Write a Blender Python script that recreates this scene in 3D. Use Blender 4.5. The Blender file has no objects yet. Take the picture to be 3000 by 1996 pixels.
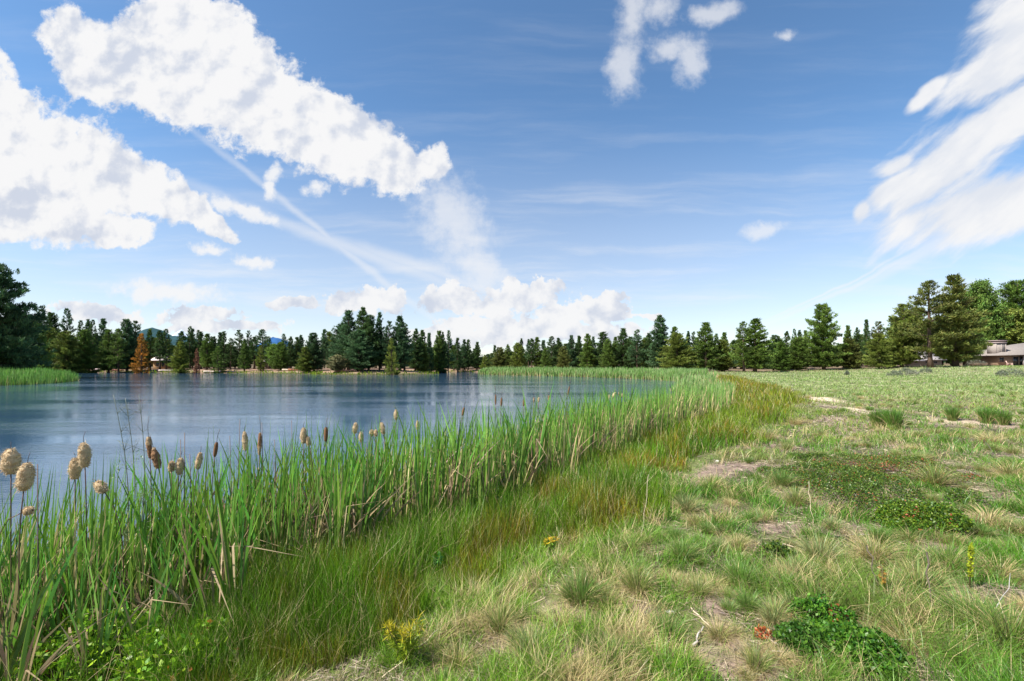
import bpy, math, random
import numpy as np
from mathutils import Vector
R = math.radians
scene = bpy.context.scene
C = scene.collection
rng = np.random.default_rng(7)
random.seed(7)

# ---------------------------------------------------------------- camera
F, HX, HY, CAMZ = 1333.0, 1500.0, 1068.0, 2.3      # focal length in photo pixels, horizon row, eye height
cd = bpy.data.cameras.new('camera'); cam = bpy.data.objects.new('camera', cd); C.objects.link(cam)
cam.location = (0, 0, CAMZ); cam.rotation_euler = (R(90), 0, 0)
cd.sensor_width = 36; cd.lens = 36 * F / 3000; cd.shift_y = (HY - 998) / 3000
cd.clip_start = 0.05; cd.clip_end = 20000
scene.camera = cam
scene.render.resolution_x, scene.render.resolution_y = 1024, 681

# ---------------------------------------------------------------- light
SUN_EL, SUN_AZ = R(50), (-0.90, -0.43)             # elevation, horizontal direction towards the sun
EXPO = 1.1
ld = bpy.data.lights.new('sun', 'SUN'); sun = bpy.data.objects.new('sun', ld); C.objects.link(sun)
ld.energy = 5.0; ld.angle = R(0.5); ld.color = (1.0, 0.95, 0.86)
n = math.hypot(*SUN_AZ)
sdir = Vector((SUN_AZ[0]/n*math.cos(SUN_EL), SUN_AZ[1]/n*math.cos(SUN_EL), math.sin(SUN_EL)))
sun.rotation_euler = sdir.to_track_quat('Z', 'Y').to_euler()
scene.view_settings.view_transform = 'Standard'; scene.view_settings.look = 'None'
scene.view_settings.exposure = EXPO; scene.view_settings.gamma = 1
w = bpy.data.worlds.new('World'); scene.world = w; w.use_nodes = True
T = w.node_tree; T.nodes.clear(); L = T.links
def nd(t, **k):
    x = T.nodes.new(t)
    for a, b in k.items(): setattr(x, a, b)
    return x
def inp(sock, v):
    if hasattr(v, 'is_output') : L.new(v, sock)
    else: sock.default_value = v
def M(op, a, b=None, c=None, clamp=False):
    x = nd('ShaderNodeMath', operation=op, use_clamp=clamp); inp(x.inputs[0], a)
    if b is not None: inp(x.inputs[1], b)
    if c is not None: inp(x.inputs[2], c)
    return x.outputs[0]
def VM(op, a, b=None, s=None):
    x = nd('ShaderNodeVectorMath', operation=op); inp(x.inputs[0], a)
    if b is not None: inp(x.inputs[1], b)
    if s is not None: inp(x.inputs['Scale'], s)
    return x.outputs['Value'] if op == 'LENGTH' else x.outputs[0]
def MR(v, a, b, c=0.0, d=1.0, t='SMOOTHSTEP'):
    x = nd('ShaderNodeMapRange', interpolation_type=t); inp(x.inputs[0], v)
    for i, q in enumerate((a, b, c, d)): inp(x.inputs[i+1], q)
    return x.outputs[0]
def NZ(vec, scale, detail=6, rough=0.55, dist=0.0):
    x = nd('ShaderNodeTexNoise'); inp(x.inputs['Vector'], vec)
    x.inputs['Scale'].default_value = scale; x.inputs['Detail'].default_value = detail
    x.inputs['Roughness'].default_value = rough; x.inputs['Distortion'].default_value = dist
    return x.outputs
def MIX(f, a, b, blend='MIX'):
    x = nd('ShaderNodeMix', data_type='RGBA', blend_type=blend); inp(x.inputs[0], f)
    inp(x.inputs[6], a if hasattr(a, 'is_output') else (*a, 1)); inp(x.inputs[7], b if hasattr(b, 'is_output') else (*b, 1))
    return x.outputs[2]
sky = nd('ShaderNodeTexSky', sky_type='NISHITA', sun_disc=False)
sky.sun_elevation = SUN_EL; sky.sun_rotation = math.atan2(SUN_AZ[0], SUN_AZ[1])
sky.air_density = 1.0; sky.dust_density = 0.6; sky.ozone_density = 2.0; sky.altitude = 1200
gen = nd('ShaderNodeTexCoord').outputs['Generated']
sp = nd('ShaderNodeSeparateXYZ'); L.new(gen, sp.inputs[0])
yy = M('MAXIMUM', M('ABSOLUTE', sp.outputs[1]), 0.08)
cb = nd('ShaderNodeCombineXYZ'); L.new(M('DIVIDE', sp.outputs[0], yy), cb.inputs[0]); L.new(M('DIVIDE', sp.outputs[2], yy), cb.inputs[1])
P = cb.outputs[0]                                   # direction on the sky, east-west and height per unit north
vv = M('DIVIDE', sp.outputs[2], yy)
wa = NZ(P, 3.2, 5, 0.6); wb = NZ(P, 14, 5, 0.6)
off = VM('ADD', VM('SCALE', VM('SUBTRACT', wa['Color'], (0.5, 0.5, 0.5)), s=0.16),
         VM('SCALE', VM('SUBTRACT', wb['Color'], (0.5, 0.5, 0.5)), s=0.05))
PW = VM('ADD', P, off)
PS = VM('ADD', P, VM('SCALE', VM('SUBTRACT', wa['Color'], (0.5, 0.5, 0.5)), s=0.05))
PQ = VM('ADD', PS, VM('SCALE', VM('SUBTRACT', wb['Color'], (0.5, 0.5, 0.5)), s=0.045))
def blobs(vec, lst, k=0.25):
    out = None
    for e in lst:
        cx, cy, rx, ry = e[:4]; ang = e[4] if len(e) > 4 else 0
        m = nd('ShaderNodeMapping', vector_type='TEXTURE'); L.new(vec, m.inputs[0])
        m.inputs['Location'].default_value = ((cx-HX)/F, (HY-cy)/F, 0)
        m.inputs['Rotation'].default_value = (0, 0, R(-ang)); m.inputs['Scale'].default_value = (rx/F, ry/F, 1)
        l = VM('LENGTH', m.outputs[0])
        out = l if out is None else M('SMOOTH_MIN', out, l, k)
    return out
puffy = [(230,110,140,85,25),(330,190,170,110,30),(480,190,220,170,22),(560,60,200,110,25),(640,250,260,150,25),(830,340,270,140,28),(1000,430,220,120,25),
 (1140,490,140,80,15),(1250,480,60,50,0),(-80,330,200,170,30),(60,400,210,150,35),(240,500,200,130,30),(400,560,160,75,25),(520,610,130,50,25),(620,655,75,30,30),
 (80,600,220,90,10),(-60,650,260,70,0),(310,672,120,36,8)]
small = [(800,515,20,34,30),(785,560,20,26,10),(918,560,28,16,0),(650,600,34,20,25),(730,618,70,17,25),(612,728,40,13,8),(745,766,52,17,6),
 (490,852,140,26,6),(290,908,150,28,3),(570,925,120,22,0),(640,960,190,18,0),(870,892,90,20,-3),(1020,880,90,34,0),(1110,872,100,42,0),
 (1320,880,90,45,0),(1540,862,115,46,-8),(1440,905,70,34,0),(1795,866,45,16,0),(1660,925,130,46,-6),(1755,905,85,40,0),(1890,922,52,13,-4),
 (1480,955,210,28,0),(1640,972,250,30,0),(1300,985,260,26,0)]
wispy = [(1855,40,34,80,10),(1830,180,38,80,6),(1930,20,50,40,-20),(1965,140,50,26,-10),(2030,175,34,60,20),(2090,30,60,25,-15),(2300,95,22,10,-15),
 (2235,672,50,18,-15),(1320,640,70,120,-30),(1410,780,100,40,40)]
right_ = [(2990,120,190,120,-50),(2900,230,140,70,-40),(2980,330,260,75,-34),(2800,440,220,70,-36),(2740,540,200,60,-32),(2940,580,370,105,-12),(2600,560,90,36,-35),
 (2620,490,60,22,-30),(2525,620,26,40,20),(2710,280,70,22,-36)]
trail = [(960,690,420,9,38),(1010,720,420,16,21),(1190,770,200,14,18),(2560,800,390,7,-26.5),(2720,730,190,14,-27),(2430,850,215,3.5,-27.5),(1340,820,140,10,20)]
nf = NZ(PW, 8, 10, 0.64)['Fac']; nfh = NZ(PS, 30, 7, 0.62)['Fac']; ns = NZ(PS, 5, 6, 0.5)['Fac']
st = nd('ShaderNodeMapping', vector_type='TEXTURE'); L.new(PS, st.inputs[0]); st.inputs['Rotation'].default_value = (0, 0, R(36)); st.inputs['Scale'].default_value = (0.30, 0.085, 1)
nst = NZ(st.outputs[0], 1.0, 7, 0.55)['Fac']
def dens(l, noise, amp, soft):
    return MR(M('ADD', l, M('MULTIPLY', M('SUBTRACT', noise, 0.5), amp)), 1.0 - soft, 1.0 + soft, 1.0, 0.0)
UP = (-0.012, 0.024, 0)
nA = NZ(PS, 11, 6, 0.55)['Fac']; nB = NZ(VM('ADD', PS, (-0.018, 0.022, 0)), 11, 6, 0.55)['Fac']
relief = M('MULTIPLY', M('SUBTRACT', nB, nA), 1.5)
skc = MIX(1.0, sky.outputs[0], MIX(MR(vv, 0.0, 0.55), (1.02, 0.98, 0.97), (0.86, 1.08, 1.16)), 'MULTIPLY')
WHITE, GREY = (5.45, 5.45, 5.5), (3.7, 4.0, 4.65)
# high thin veil and streaky cirrus
ci = nd('ShaderNodeMapping'); L.new(PS, ci.inputs[0]); ci.inputs['Rotation'].default_value = (0, 0, R(7)); ci.inputs['Scale'].default_value = (0.8, 8.5, 1)
cir = NZ(ci.outputs[0], 2.2, 8, 0.6, 0.2)['Fac']
col = MIX(MR(vv, 0.0, 0.6, 0.34, 0.0), skc, WHITE)
col = MIX(M('MULTIPLY', MR(cir, 0.44, 0.80), MR(vv, 0.0, 0.6, 0.75, 0.08)), col, WHITE)
col = MIX(M('MULTIPLY', dens(blobs(PS, trail, 0.05), ns, 1.3, 0.95), 0.46), col, WHITE)
wn = M('ADD', M('MULTIPLY', nf, 0.4), M('MULTIPLY', nfh, 0.6))
col = MIX(M('MULTIPLY', dens(blobs(PQ, wispy, 0.1), wn, 3.6, 0.85), 0.62), col, WHITE)
# the soft swept bank on the right
lr = blobs(PS, right_, 0.3)
d4 = M('MULTIPLY', dens(lr, nst, 3.0, 0.40), 0.97)
col = MIX(d4, col, MIX(MR(M('ADD', nst, M('MULTIPLY', nA, 0.2)), 0.46, 0.74), WHITE, (4.5, 4.7, 5.1)))
# large broken cumulus
lp = blobs(PW, puffy, 0.3)
s1 = MR(M('ADD', relief, NZ(PS, 5, 5, 0.55)['Fac']), 0.42, 0.80)
col = MIX(dens(lp, M('ADD', M('MULTIPLY', nf, 0.62), M('MULTIPLY', nfh, 0.38)), 2.1, 0.15), col, MIX(s1, WHITE, GREY))
# small shreds, then the cumulus row near the horizon
sn = M('ADD', M('MULTIPLY', nf, 0.35), M('MULTIPLY', nfh, 0.65))
col = MIX(M('MULTIPLY', dens(blobs(PQ, small[:8], 0.15), sn, 4.0, 0.6), 0.9), col, WHITE)
cum = [q for q in small[8:]]
lc = blobs(PQ, cum, 0.15)
s2 = MR(M('ADD', M('MULTIPLY', relief, 1.3), M('MULTIPLY', nA, 0.6)), 0.16, 0.60)
col = MIX(M('MULTIPLY', dens(lc, sn, 3.8, 0.13), 0.97), col, MIX(s2, WHITE, GREY))
bg = nd('ShaderNodeBackground'); L.new(col, bg.inputs[0]); bg.inputs[1].default_value = 0.08
ow = nd('ShaderNodeOutputWorld'); L.new(bg.outputs[0], ow.inputs[0])
w.cycles.sampling_method = 'MANUAL'; w.cycles.sample_map_resolution = 512

# ---------------------------------------------------------------- land form
POND = np.array([(-15,0.5),(-9,2.6),(-6,3.0),(-4.6,3.7),(-3.6,4.4),(-2.8,5.4),(-1.9,6.6),(-1.0,8.0),(0.3,9.9),(1.8,12.2),(4.0,15.5),(6.5,19.5),(9.5,25),(12.4,31),
 (14.0,36),(14.6,40),(18,47),(21.5,55),(23,62),(21.5,69),(18,76),(13,84),(5,91),(-1,97),(-6.6,103),(-7.2,110),(-4,124),(-8,133),(-20,134),(-27,124),(-17,108),(-20,104),(-30,98),
 (-37,96),(-44,101),(-47,106),(-60,112),(-78,120),(-92,122),(-112,127),(-140,128),(-175,120),(-190,90),(-120,72),(-72,68),(-64,66),(-59,60),(-55,51),(-58,44),(-80,35),(-60,8)], float)
def shore(x, y):
    """distance to the pond's edge, negative in the water"""
    x, y = np.broadcast_arrays(np.asarray(x, float), np.asarray(y, float)); x = np.atleast_1d(x).ravel(); y = np.atleast_1d(y).ravel()
    out = np.empty(len(x)); A = POND; B = np.roll(POND, -1, 0)
    for s in range(0, len(x), 60000):
        px, py = x[s:s+60000, None], y[s:s+60000, None]
        ex, ey = (B-A)[:, 0], (B-A)[:, 1]
        t = np.clip(((px-A[:, 0])*ex + (py-A[:, 1])*ey) / (ex*ex+ey*ey), 0, 1)
        dd = np.sqrt(np.min((A[:, 0]+t*ex-px)**2 + (A[:, 1]+t*ey-py)**2, 1))
        cr = (A[:, 1] > py) != (B[:, 1] > py)
        xi = A[:, 0] + (py-A[:, 1]) * ex / np.where(ey == 0, 1e-9, ey)
        ins = (np.sum(cr & (px < xi), 1) % 2) == 1
        out[s:s+60000] = np.where(ins, -dd, dd)
    return out
_H = np.random.default_rng(3).random((256, 256))
def vnoise(x, y, s, o=0.0):
    x = np.asarray(x)/s + o + 57.3; y = np.asarray(y)/s + o*1.7 + 91.1
    xi = np.floor(x).astype(int); yi = np.floor(y).astype(int); fx = x-xi; fy = y-yi
    fx = fx*fx*(3-2*fx); fy = fy*fy*(3-2*fy)
    g = lambda a, b: _H[a & 255, b & 255]
    return (g(xi, yi)*(1-fx)+g(xi+1, yi)*fx)*(1-fy) + (g(xi, yi+1)*(1-fx)+g(xi+1, yi+1)*fx)*fy
def fbm(x, y, s, o=0.0, k=4):
    return sum(vnoise(x, y, s/2**i, o+i*13.7)*0.5**i for i in range(k)) / sum(0.5**i for i in range(k))
def ss(a, b, v): t = np.clip((v-a)/(b-a), 0, 1); return t*t*(3-2*t)
def height(x, y, d=None):
    x = np.asarray(x, float); y = np.asarray(y, float)
    x, y = np.broadcast_arrays(x, y)
    if d is None: d = shore(x, y).reshape(x.shape)
    h = np.interp(d, [-3, -1.2, 0, 1.0, 2.2, 3.8, 8, 20], [-1.2, -0.7, 0.0, 0.1, 0.34, 0.62, 0.72, 0.92])
    h = h + ss(45, 80, x)*ss(10, 70, y)*1.05 + ss(200, 900, np.hypot(x, y))*6
    far = ss(60, 95, y)*ss(30, -30, x)
    h = h + ss(2, 12, d)*0.25*far
    h = h + ss(0.5, 3, d)*((fbm(x, y, 3.0, 5)-0.5)*0.22 + (fbm(x, y, 0.5, 8, 3)-0.5)*0.09)
    return h
def at(px, D, dz=0.0):
    x = (px-HX)/F*D; z = float(np.ravel(height(x, D))[0])
    return x, D, z+dz
def ground_at(px, py):
    """where the sight line through a pixel of the photo meets the land"""
    D = 2.0
    for _ in range(40):
        x = (px-HX)/F*D; z = float(np.ravel(height(x, D))[0]); D = 0.5*D + 0.5*(CAMZ-z)*F/(py-HY)
    return (px-HX)/F*D, D, float(np.ravel(height((px-HX)/F*D, D))[0])

# ---------------------------------------------------------------- helpers
def tag(o, label=None, cat=None, group=None, kind=None):
    if label: o['label'] = label
    if cat: o['category'] = cat
    if group: o['group'] = group
    if kind: o['kind'] = kind
    return o
def np_mesh(name, V, faces, col=None, smooth=False):
    """faces: list of integer arrays (n,3) or (n,4)"""
    me = bpy.data.meshes.new(name); V = np.asarray(V, np.float32)
    me.vertices.add(len(V)); me.vertices.foreach_set('co', V.ravel())
    idx = np.concatenate([f.ravel() for f in faces]).astype(np.int32)
    tot = np.concatenate([np.full(len(f), f.shape[1], np.int32) for f in faces])
    me.loops.add(len(idx)); me.loops.foreach_set('vertex_index', idx)
    me.polygons.add(len(tot)); st_ = np.concatenate([[0], np.cumsum(tot)[:-1]]).astype(np.int32)
    me.polygons.foreach_set('loop_start', st_); me.polygons.foreach_set('loop_total', tot)
    if smooth: me.polygons.foreach_set('use_smooth', np.ones(len(tot), bool))
    if col is not None:
        a = me.color_attributes.new('col', 'FLOAT_COLOR', 'POINT')
        c4 = np.ones((len(V), 4), np.float32); c4[:, :3] = col; a.data.foreach_set('color', c4.ravel())
    me.update(calc_edges=True)
    return me
def link(name, me, mat=None, parent=None, loc=None):
    o = bpy.data.objects.new(name, me); C.objects.link(o)
    if mat and not me.materials: me.materials.append(mat)
    if parent: o.parent = parent
    if loc is not None: o.location = loc
    return o
def empty(name, loc, rz=0.0):
    o = bpy.data.objects.new(name, None); C.objects.link(o); o.location = loc; o.rotation_euler = (0, 0, rz); o.empty_display_size = 0.2; return o
class Acc:
    """collects pieces of one mesh"""
    def __init__(s): s.V = []; s.F3 = []; s.F4 = []; s.Cc = []; s.n = 0
    def add(s, V, F3=None, F4=None, col=(1, 1, 1)):
        V = np.asarray(V, float)
        if F3 is not None and len(F3): s.F3.append(np.asarray(F3)+s.n)
        if F4 is not None and len(F4): s.F4.append(np.asarray(F4)+s.n)
        c = np.asarray(col, float); s.Cc.append(np.broadcast_to(c, (len(V), 3)) if c.ndim == 1 else c)
        s.V.append(V); s.n += len(V)
    def box(s, lo, hi, col=(1, 1, 1)):
        (a, b, c), (d, e, f) = lo, hi
        s.add([(a,b,c),(d,b,c),(d,e,c),(a,e,c),(a,b,f),(d,b,f),(d,e,f),(a,e,f)], F4=[(0,3,2,1),(4,5,6,7),(0,1,5,4),(1,2,6,5),(2,3,7,6),(3,0,4,7)], col=col)
    def tube(s, pts, rad, seg=6, col=(1, 1, 1)):
        pts = np.asarray(pts, float); K = len(pts); rad = np.broadcast_to(rad, (K,))
        tg = np.gradient(pts, axis=0); tg /= np.linalg.norm(tg, axis=1)[:, None]+1e-9
        ref = np.where(np.abs(tg[:, 2:3]) > 0.9, [[1, 0, 0]], [[0, 0, 1]])
        a = np.cross(tg, ref); a /= np.linalg.norm(a, axis=1)[:, None]; b = np.cross(tg, a)
        th = np.arange(seg)/seg*2*np.pi
        V = pts[:, None]+rad[:, None, None]*(a[:, None]*np.cos(th)[None, :, None]+b[:, None]*np.sin(th)[None, :, None])
        i = np.arange(K-1)[:, None]*seg; j = np.arange(seg)[None]; k = (j+1) % seg
        F = np.stack([i+j, i+k, i+seg+k, i+seg+j], -1).reshape(-1, 4)
        s.add(V.reshape(-1, 3), F4=F, col=col)
        c = s.n; s.add([pts[0], pts[-1]], col=col if np.ndim(col) == 1 else col[0])
        base = c-K*seg
        s.F3.append(np.stack([np.full(seg, c), base+(np.arange(seg)+1) % seg, base+np.arange(seg)], -1))
        s.F3.append(np.stack([np.full(seg, c+1), base+(K-1)*seg+np.arange(seg), base+(K-1)*seg+(np.arange(seg)+1) % seg], -1))
    def blades(s, *a, **k): V, F4, F3, c = blades(*a, **k); s.add(V, F3, F4, c)
    def mesh(s, name, smooth=False):
        f = [np.concatenate(q) for q in (s.F3, s.F4) if q]
        return np_mesh(name, np.concatenate(s.V), f, np.concatenate(s.Cc), smooth)
def blades(base, h, wd, ang, bend, cb, ct, levels=3, face=None, droop=0.0, r=None):
    """ribbons: base (N,3), height, width, lean direction, lean amount (fraction of h), colours at foot and tip"""
    r = r or rng; N = len(base); h = np.broadcast_to(h, (N,)); wd = np.broadcast_to(wd, (N,)); bend = np.broadcast_to(bend, (N,))
    ld_ = np.stack([np.cos(ang), np.sin(ang), np.zeros(N)], 1)
    fa = r.random(N)*np.pi*2 if face is None else face
    wd_ = np.stack([np.cos(fa), np.sin(fa), np.zeros(N)], 1)
    ts = np.linspace(0, 1, levels); nv = 2*(levels-1)+1
    V = np.empty((N, nv, 3)); Cc = np.empty((N, nv, 3))
    for i, t in enumerate(ts):
        c = base + ld_*(bend*h*t**1.8)[:, None]; c[:, 2] += h*(t*np.sqrt(np.clip(1-0.35*bend**2, .15, 1))-droop*bend*t**3)
        wt = wd*(0.75+0.5*t-1.25*t**2.2+0.05)/2
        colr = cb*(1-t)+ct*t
        if i < levels-1:
            V[:, 2*i] = c-wd_*wt[:, None]; V[:, 2*i+1] = c+wd_*wt[:, None]; Cc[:, 2*i] = Cc[:, 2*i+1] = colr
        else: V[:, -1] = c; Cc[:, -1] = colr
    o = (np.arange(N)*nv)[:, None]
    F4 = np.concatenate([o+np.array([[2*i, 2*i+1, 2*i+3, 2*i+2]]) for i in range(levels-2)]) if levels > 2 else np.zeros((0, 4), int)
    F3 = o+np.array([[2*levels-4, 2*levels-3, 2*levels-2]])
    return V.reshape(-1, 3), F4, F3, Cc.reshape(-1, 3)
def leaves(cen, size, asp, colr, r=None, up=0.0, bias=None):
    """small pointed leaves (kites) at random attitudes"""
    r = r or rng; N = len(cen); size = np.broadcast_to(size, (N,))[:, None]
    a = r.normal(size=(N, 3)); a[:, 2] += up; a = a if bias is None else a*.55+bias; a /= np.linalg.norm(a, axis=1)[:, None]
    b = np.cross(a, r.normal(size=(N, 3))); b /= np.linalg.norm(b, axis=1)[:, None]
    V = np.stack([cen, cen+a*size*.5+b*size*asp*.5, cen+a*size, cen+a*size*.5-b*size*asp*.5], 1)
    F = np.arange(N*4).reshape(N, 4); return V.reshape(-1, 3), F, np.repeat(np.broadcast_to(colr, (N, 3)), 4, 0)

# ---------------------------------------------------------------- materials
def mat(name, col=None, rough=0.7, spec=0.3, translucent=0.0, obcol=False, noise=None, bump=None, attr=True, metal=0):
    m = bpy.data.materials.new(name); m.use_nodes = True; t = m.node_tree; b = t.nodes['Principled BSDF']
    b.inputs['Roughness'].default_value = rough; b.inputs['Specular IOR Level'].default_value = spec; b.inputs['Metallic'].default_value = metal
    src = None
    if attr:
        a = t.nodes.new('ShaderNodeAttribute'); a.attribute_name = 'col'; src = a.outputs['Color']
    if obcol:
        oi = t.nodes.new('ShaderNodeObjectInfo'); x = t.nodes.new('ShaderNodeMix'); x.data_type = 'RGBA'; x.blend_type = 'MULTIPLY'; x.inputs[0].default_value = 1
        t.links.new(src, x.inputs[6]); t.links.new(oi.outputs['Color'], x.inputs[7]); src = x.outputs[2]
    if col is not None:
        x = t.nodes.new('ShaderNodeMix'); x.data_type = 'RGBA'; x.blend_type = 'MULTIPLY'; x.inputs[0].default_value = 1
        if src is not None: t.links.new(src, x.inputs[6])
        else: x.inputs[6].default_value = (1, 1, 1, 1)
        x.inputs[7].default_value = (*col, 1); src = x.outputs[2]
    if noise:
        sc, lo, hi = noise; tc = t.nodes.new('ShaderNodeTexCoord'); nz = t.nodes.new('ShaderNodeTexNoise'); nz.inputs['Detail'].default_value = 6
        if isinstance(sc, tuple):
            mp = t.nodes.new('ShaderNodeMapping'); mp.inputs['Scale'].default_value = sc; t.links.new(tc.outputs['Object'], mp.inputs[0]); t.links.new(mp.outputs[0], nz.inputs['Vector']); nz.inputs['Scale'].default_value = 1
        else: nz.inputs['Scale'].default_value = sc; t.links.new(tc.outputs['Object'], nz.inputs['Vector'])
        mr = t.nodes.new('ShaderNodeMapRange'); mr.inputs[1].default_value = .3; mr.inputs[2].default_value = .7; mr.inputs[3].default_value = lo; mr.inputs[4].default_value = hi
        t.links.new(nz.outputs['Fac'], mr.inputs[0]); x = t.nodes.new('ShaderNodeVectorMath'); x.operation = 'SCALE'
        t.links.new(src, x.inputs[0]); t.links.new(mr.outputs[0], x.inputs['Scale']); src = x.outputs[0]
        if bump:
            bp = t.nodes.new('ShaderNodeBump'); bp.inputs['Strength'].default_value = bump[0]; bp.inputs['Distance'].default_value = bump[1]
            t.links.new(nz.outputs['Fac'], bp.inputs['Height']); t.links.new(bp.outputs[0], b.inputs['Normal'])
    t.links.new(src, b.inputs['Base Color'])
    if translucent:
        tr = t.nodes.new('ShaderNodeBsdfTranslucent'); mx = t.nodes.new('ShaderNodeMixShader'); mx.inputs[0].default_value = translucent
        t.links.new(src, tr.inputs[0]); t.links.new(b.outputs[0], mx.inputs[1]); t.links.new(tr.outputs[0], mx.inputs[2])
        t.links.new(mx.outputs[0], t.nodes['Material Output'].inputs[0])
    return m
m_grass = mat('grass_blade', rough=.45, spec=.5, translucent=.35)
m_needle = mat('pine_needles', rough=.6, spec=.25, translucent=.22, obcol=True)
m_leaf = mat('broad_leaf', rough=.45, spec=.4, translucent=.35)
m_bark = mat('bark', rough=.95, spec=.1, noise=((3, 3, .8), .6, 1.35), bump=(.6, .05))
m_fluff = mat('seed_fluff', rough=1, spec=.05, translucent=.15)
m_wood = mat('weathered_wood', rough=.9, spec=.1, noise=((2, 2, 14), .75, 1.2), bump=(.4, .01))
m_roof = mat('roof_shingle', rough=.9, spec=.15, noise=((3, 9, 9), .75, 1.2), bump=(.5, .03))
m_glass = mat('window_glass', col=(.02, .025, .03), attr=False, rough=.08, spec=.6)
m_stone = mat('stone', rough=.9, spec=.2, noise=(6, .7, 1.25), bump=(.6, .05))

# ---------------------------------------------------------------- ground, one sheet to the horizon
def polar_sheet():
    radii = np.concatenate([[0.3, .6, .9], np.geomspace(1.2, 130, 330), np.geomspace(138, 9000, 45)])
    th = np.concatenate([np.linspace(R(33), R(147), 430, endpoint=False), np.linspace(R(147), R(393), 70, endpoint=False)])
    rr, tt = np.meshgrid(radii, th, indexing='ij'); X = rr*np.cos(tt); Y = rr*np.sin(tt)
    K, S = X.shape; i = np.arange(K-1)[:, None]*S; j = np.arange(S)[None]; k = (j+1) % S
    F = np.stack([i+j, i+S+j, i+S+k, i+k], -1).reshape(-1, 4)
    V = np.stack([X.ravel(), Y.ravel()], 1); V = np.vstack([V, [0, 0]])
    cap = np.stack([np.full(S, K*S), np.arange(S), (np.arange(S)+1) % S], -1)
    return V, F, cap
def sand_mask(x, y):
    m = np.zeros(len(x))
    for px, py, rx, ry in PATH:
        gx, gy, _ = ground_at(px, py)
        D = gy; sx = rx/F*D; sy = ry/F*D*D/1.55*(1.7 if D > 8 else 1)
        m = np.maximum(m, 1-np.sqrt(((x-gx)/sx)**2+((y-gy)/sy)**2))
    return np.clip(m*2.6+ (fbm(x, y, .6, 3)-.5)*1.6, 0, 1)*(m > -.3)
PATH = [(2370,1166,45,7),(2420,1174,30,6),(2475,1198,50,9),(2560,1212,50,7),(2700,1238,60,9),(2800,1240,40,8),(2870,1244,60,9),(2960,1250,60,8),(2160,1370,130,26),(2080,1390,90,20),(2330,1330,40,10),
 (2250,1545,160,22),(2380,1560,110,16),(2050,1420,90,24),(2120,1860,60,60),(2290,1830,60,30),(1920,1900,60,50),(1690,1930,80,50),(2760,1610,90,24),(2880,1520,60,18),(1880,1790,60,28),(2200,1960,160,40),(2560,1970,120,30),(2100,1780,60,40)]
V2, GF, cap = polar_sheet()
x, y = V2[:, 0], V2[:, 1]; d = shore(x, y); z = height(x, y, d)
sm = sand_mask(x, y)
g0 = np.array([.11, .125, .045]); dirt = np.array([.205, .15, .12]); sand = np.array([.46, .38, .27]); mud = np.array([.05, .045, .025]); mulch = np.array([.24, .15, .11]); sage = np.array([.21, .235, .105])
n1 = fbm(x, y, 1.2, 2)[:, None]; n2 = fbm(x, y, 8, 4)[:, None]; n3 = fbm(x, y, .35, 9)[:, None]
c = g0*(0.7+.6*n2); c = c + (dirt-c)*ss(.45, .62, n1); c = c+(sage-c)*ss(18, 40, np.hypot(x, y))[:, None]*.9
c = c + (sand-c)*(sm*ss(9, 14, y))[:, None]; c = c+(dirt-c)*(sm*(1-ss(9, 14, y)))[:, None]
shade_floor = np.array([.16, .12, .075]); forest = (ss(5, 12, d)*ss(72, 88, y))[:, None]; c = c+(shade_floor*(.6+.8*n1)-c)*forest
ml = (ss(1.5, 3, d)*ss(26, 12, d)*ss(30, -5, x)*ss(60, 90, y))[:, None]; c = c+(mulch*(.6+.8*n1)-c)*ml*.9
c = c+(mud*1.3-c)*(1-ss(.8, 3.0, d))[:, None]; dk = (ss(.59, .68, fbm(x, y, .55, 19, 3))*ss(3, 5, d))[:, None]; c = c+(np.array([.085, .06, .055])-c)*dk*.8; c = c*(.72+.56*n3)
me = np_mesh('ground', np.column_stack([V2, z]), [GF, cap], c, True)
m_ground = mat('ground_soil', rough=.95, spec=.1, noise=(9, .7, 1.3), bump=(.7, .03))
tag(link('ground', me, m_ground), kind='structure')

# ---------------------------------------------------------------- water
wm = bpy.data.materials.new('pond_water'); wm.use_nodes = True; T = wm.node_tree; L = T.links; b = T.nodes['Principled BSDF']
b.inputs['Base Color'].default_value = (.03, .068, .12, 1); b.inputs['IOR'].default_value = 1.33; b.inputs['Roughness'].default_value = .05; b.inputs['Specular IOR Level'].default_value = .5
tc = nd('ShaderNodeTexCoord').outputs['Object']
m1 = nd('ShaderNodeMapping'); L.new(tc, m1.inputs[0]); m1.inputs['Rotation'].default_value = (0, 0, R(12)); m1.inputs['Scale'].default_value = (1.5, 5.5, 1)
m2 = nd('ShaderNodeMapping'); L.new(tc, m2.inputs[0]); m2.inputs['Rotation'].default_value = (0, 0, R(-8)); m2.inputs['Scale'].default_value = (.25, .9, 1)
h_ = M('ADD', M('MULTIPLY', NZ(m1.outputs[0], 1.6, 4, .6)['Fac'], .5), NZ(m2.outputs[0], 1.0, 3, .5)['Fac'])
m3 = nd('ShaderNodeMapping'); L.new(tc, m3.inputs[0]); m3.inputs['Scale'].default_value = (.03, .16, 1)
patch = NZ(m3.outputs[0], 1, 5, .6)['Fac']
bp = nd('ShaderNodeBump'); bp.inputs['Distance'].default_value = .038; L.new(h_, bp.inputs['Height']); L.new(MR(patch, .36, .66, .18, 1.0), bp.inputs['Strength'])
L.new(bp.outputs[0], b.inputs['Normal'])
me = np_mesh('water', [(-260, -12, 0), (40, -12, 0), (40, 150, 0), (-260, 150, 0)], [np.array([[0, 1, 2, 3]])])
tag(link('water', me, wm), kind='structure')

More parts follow.
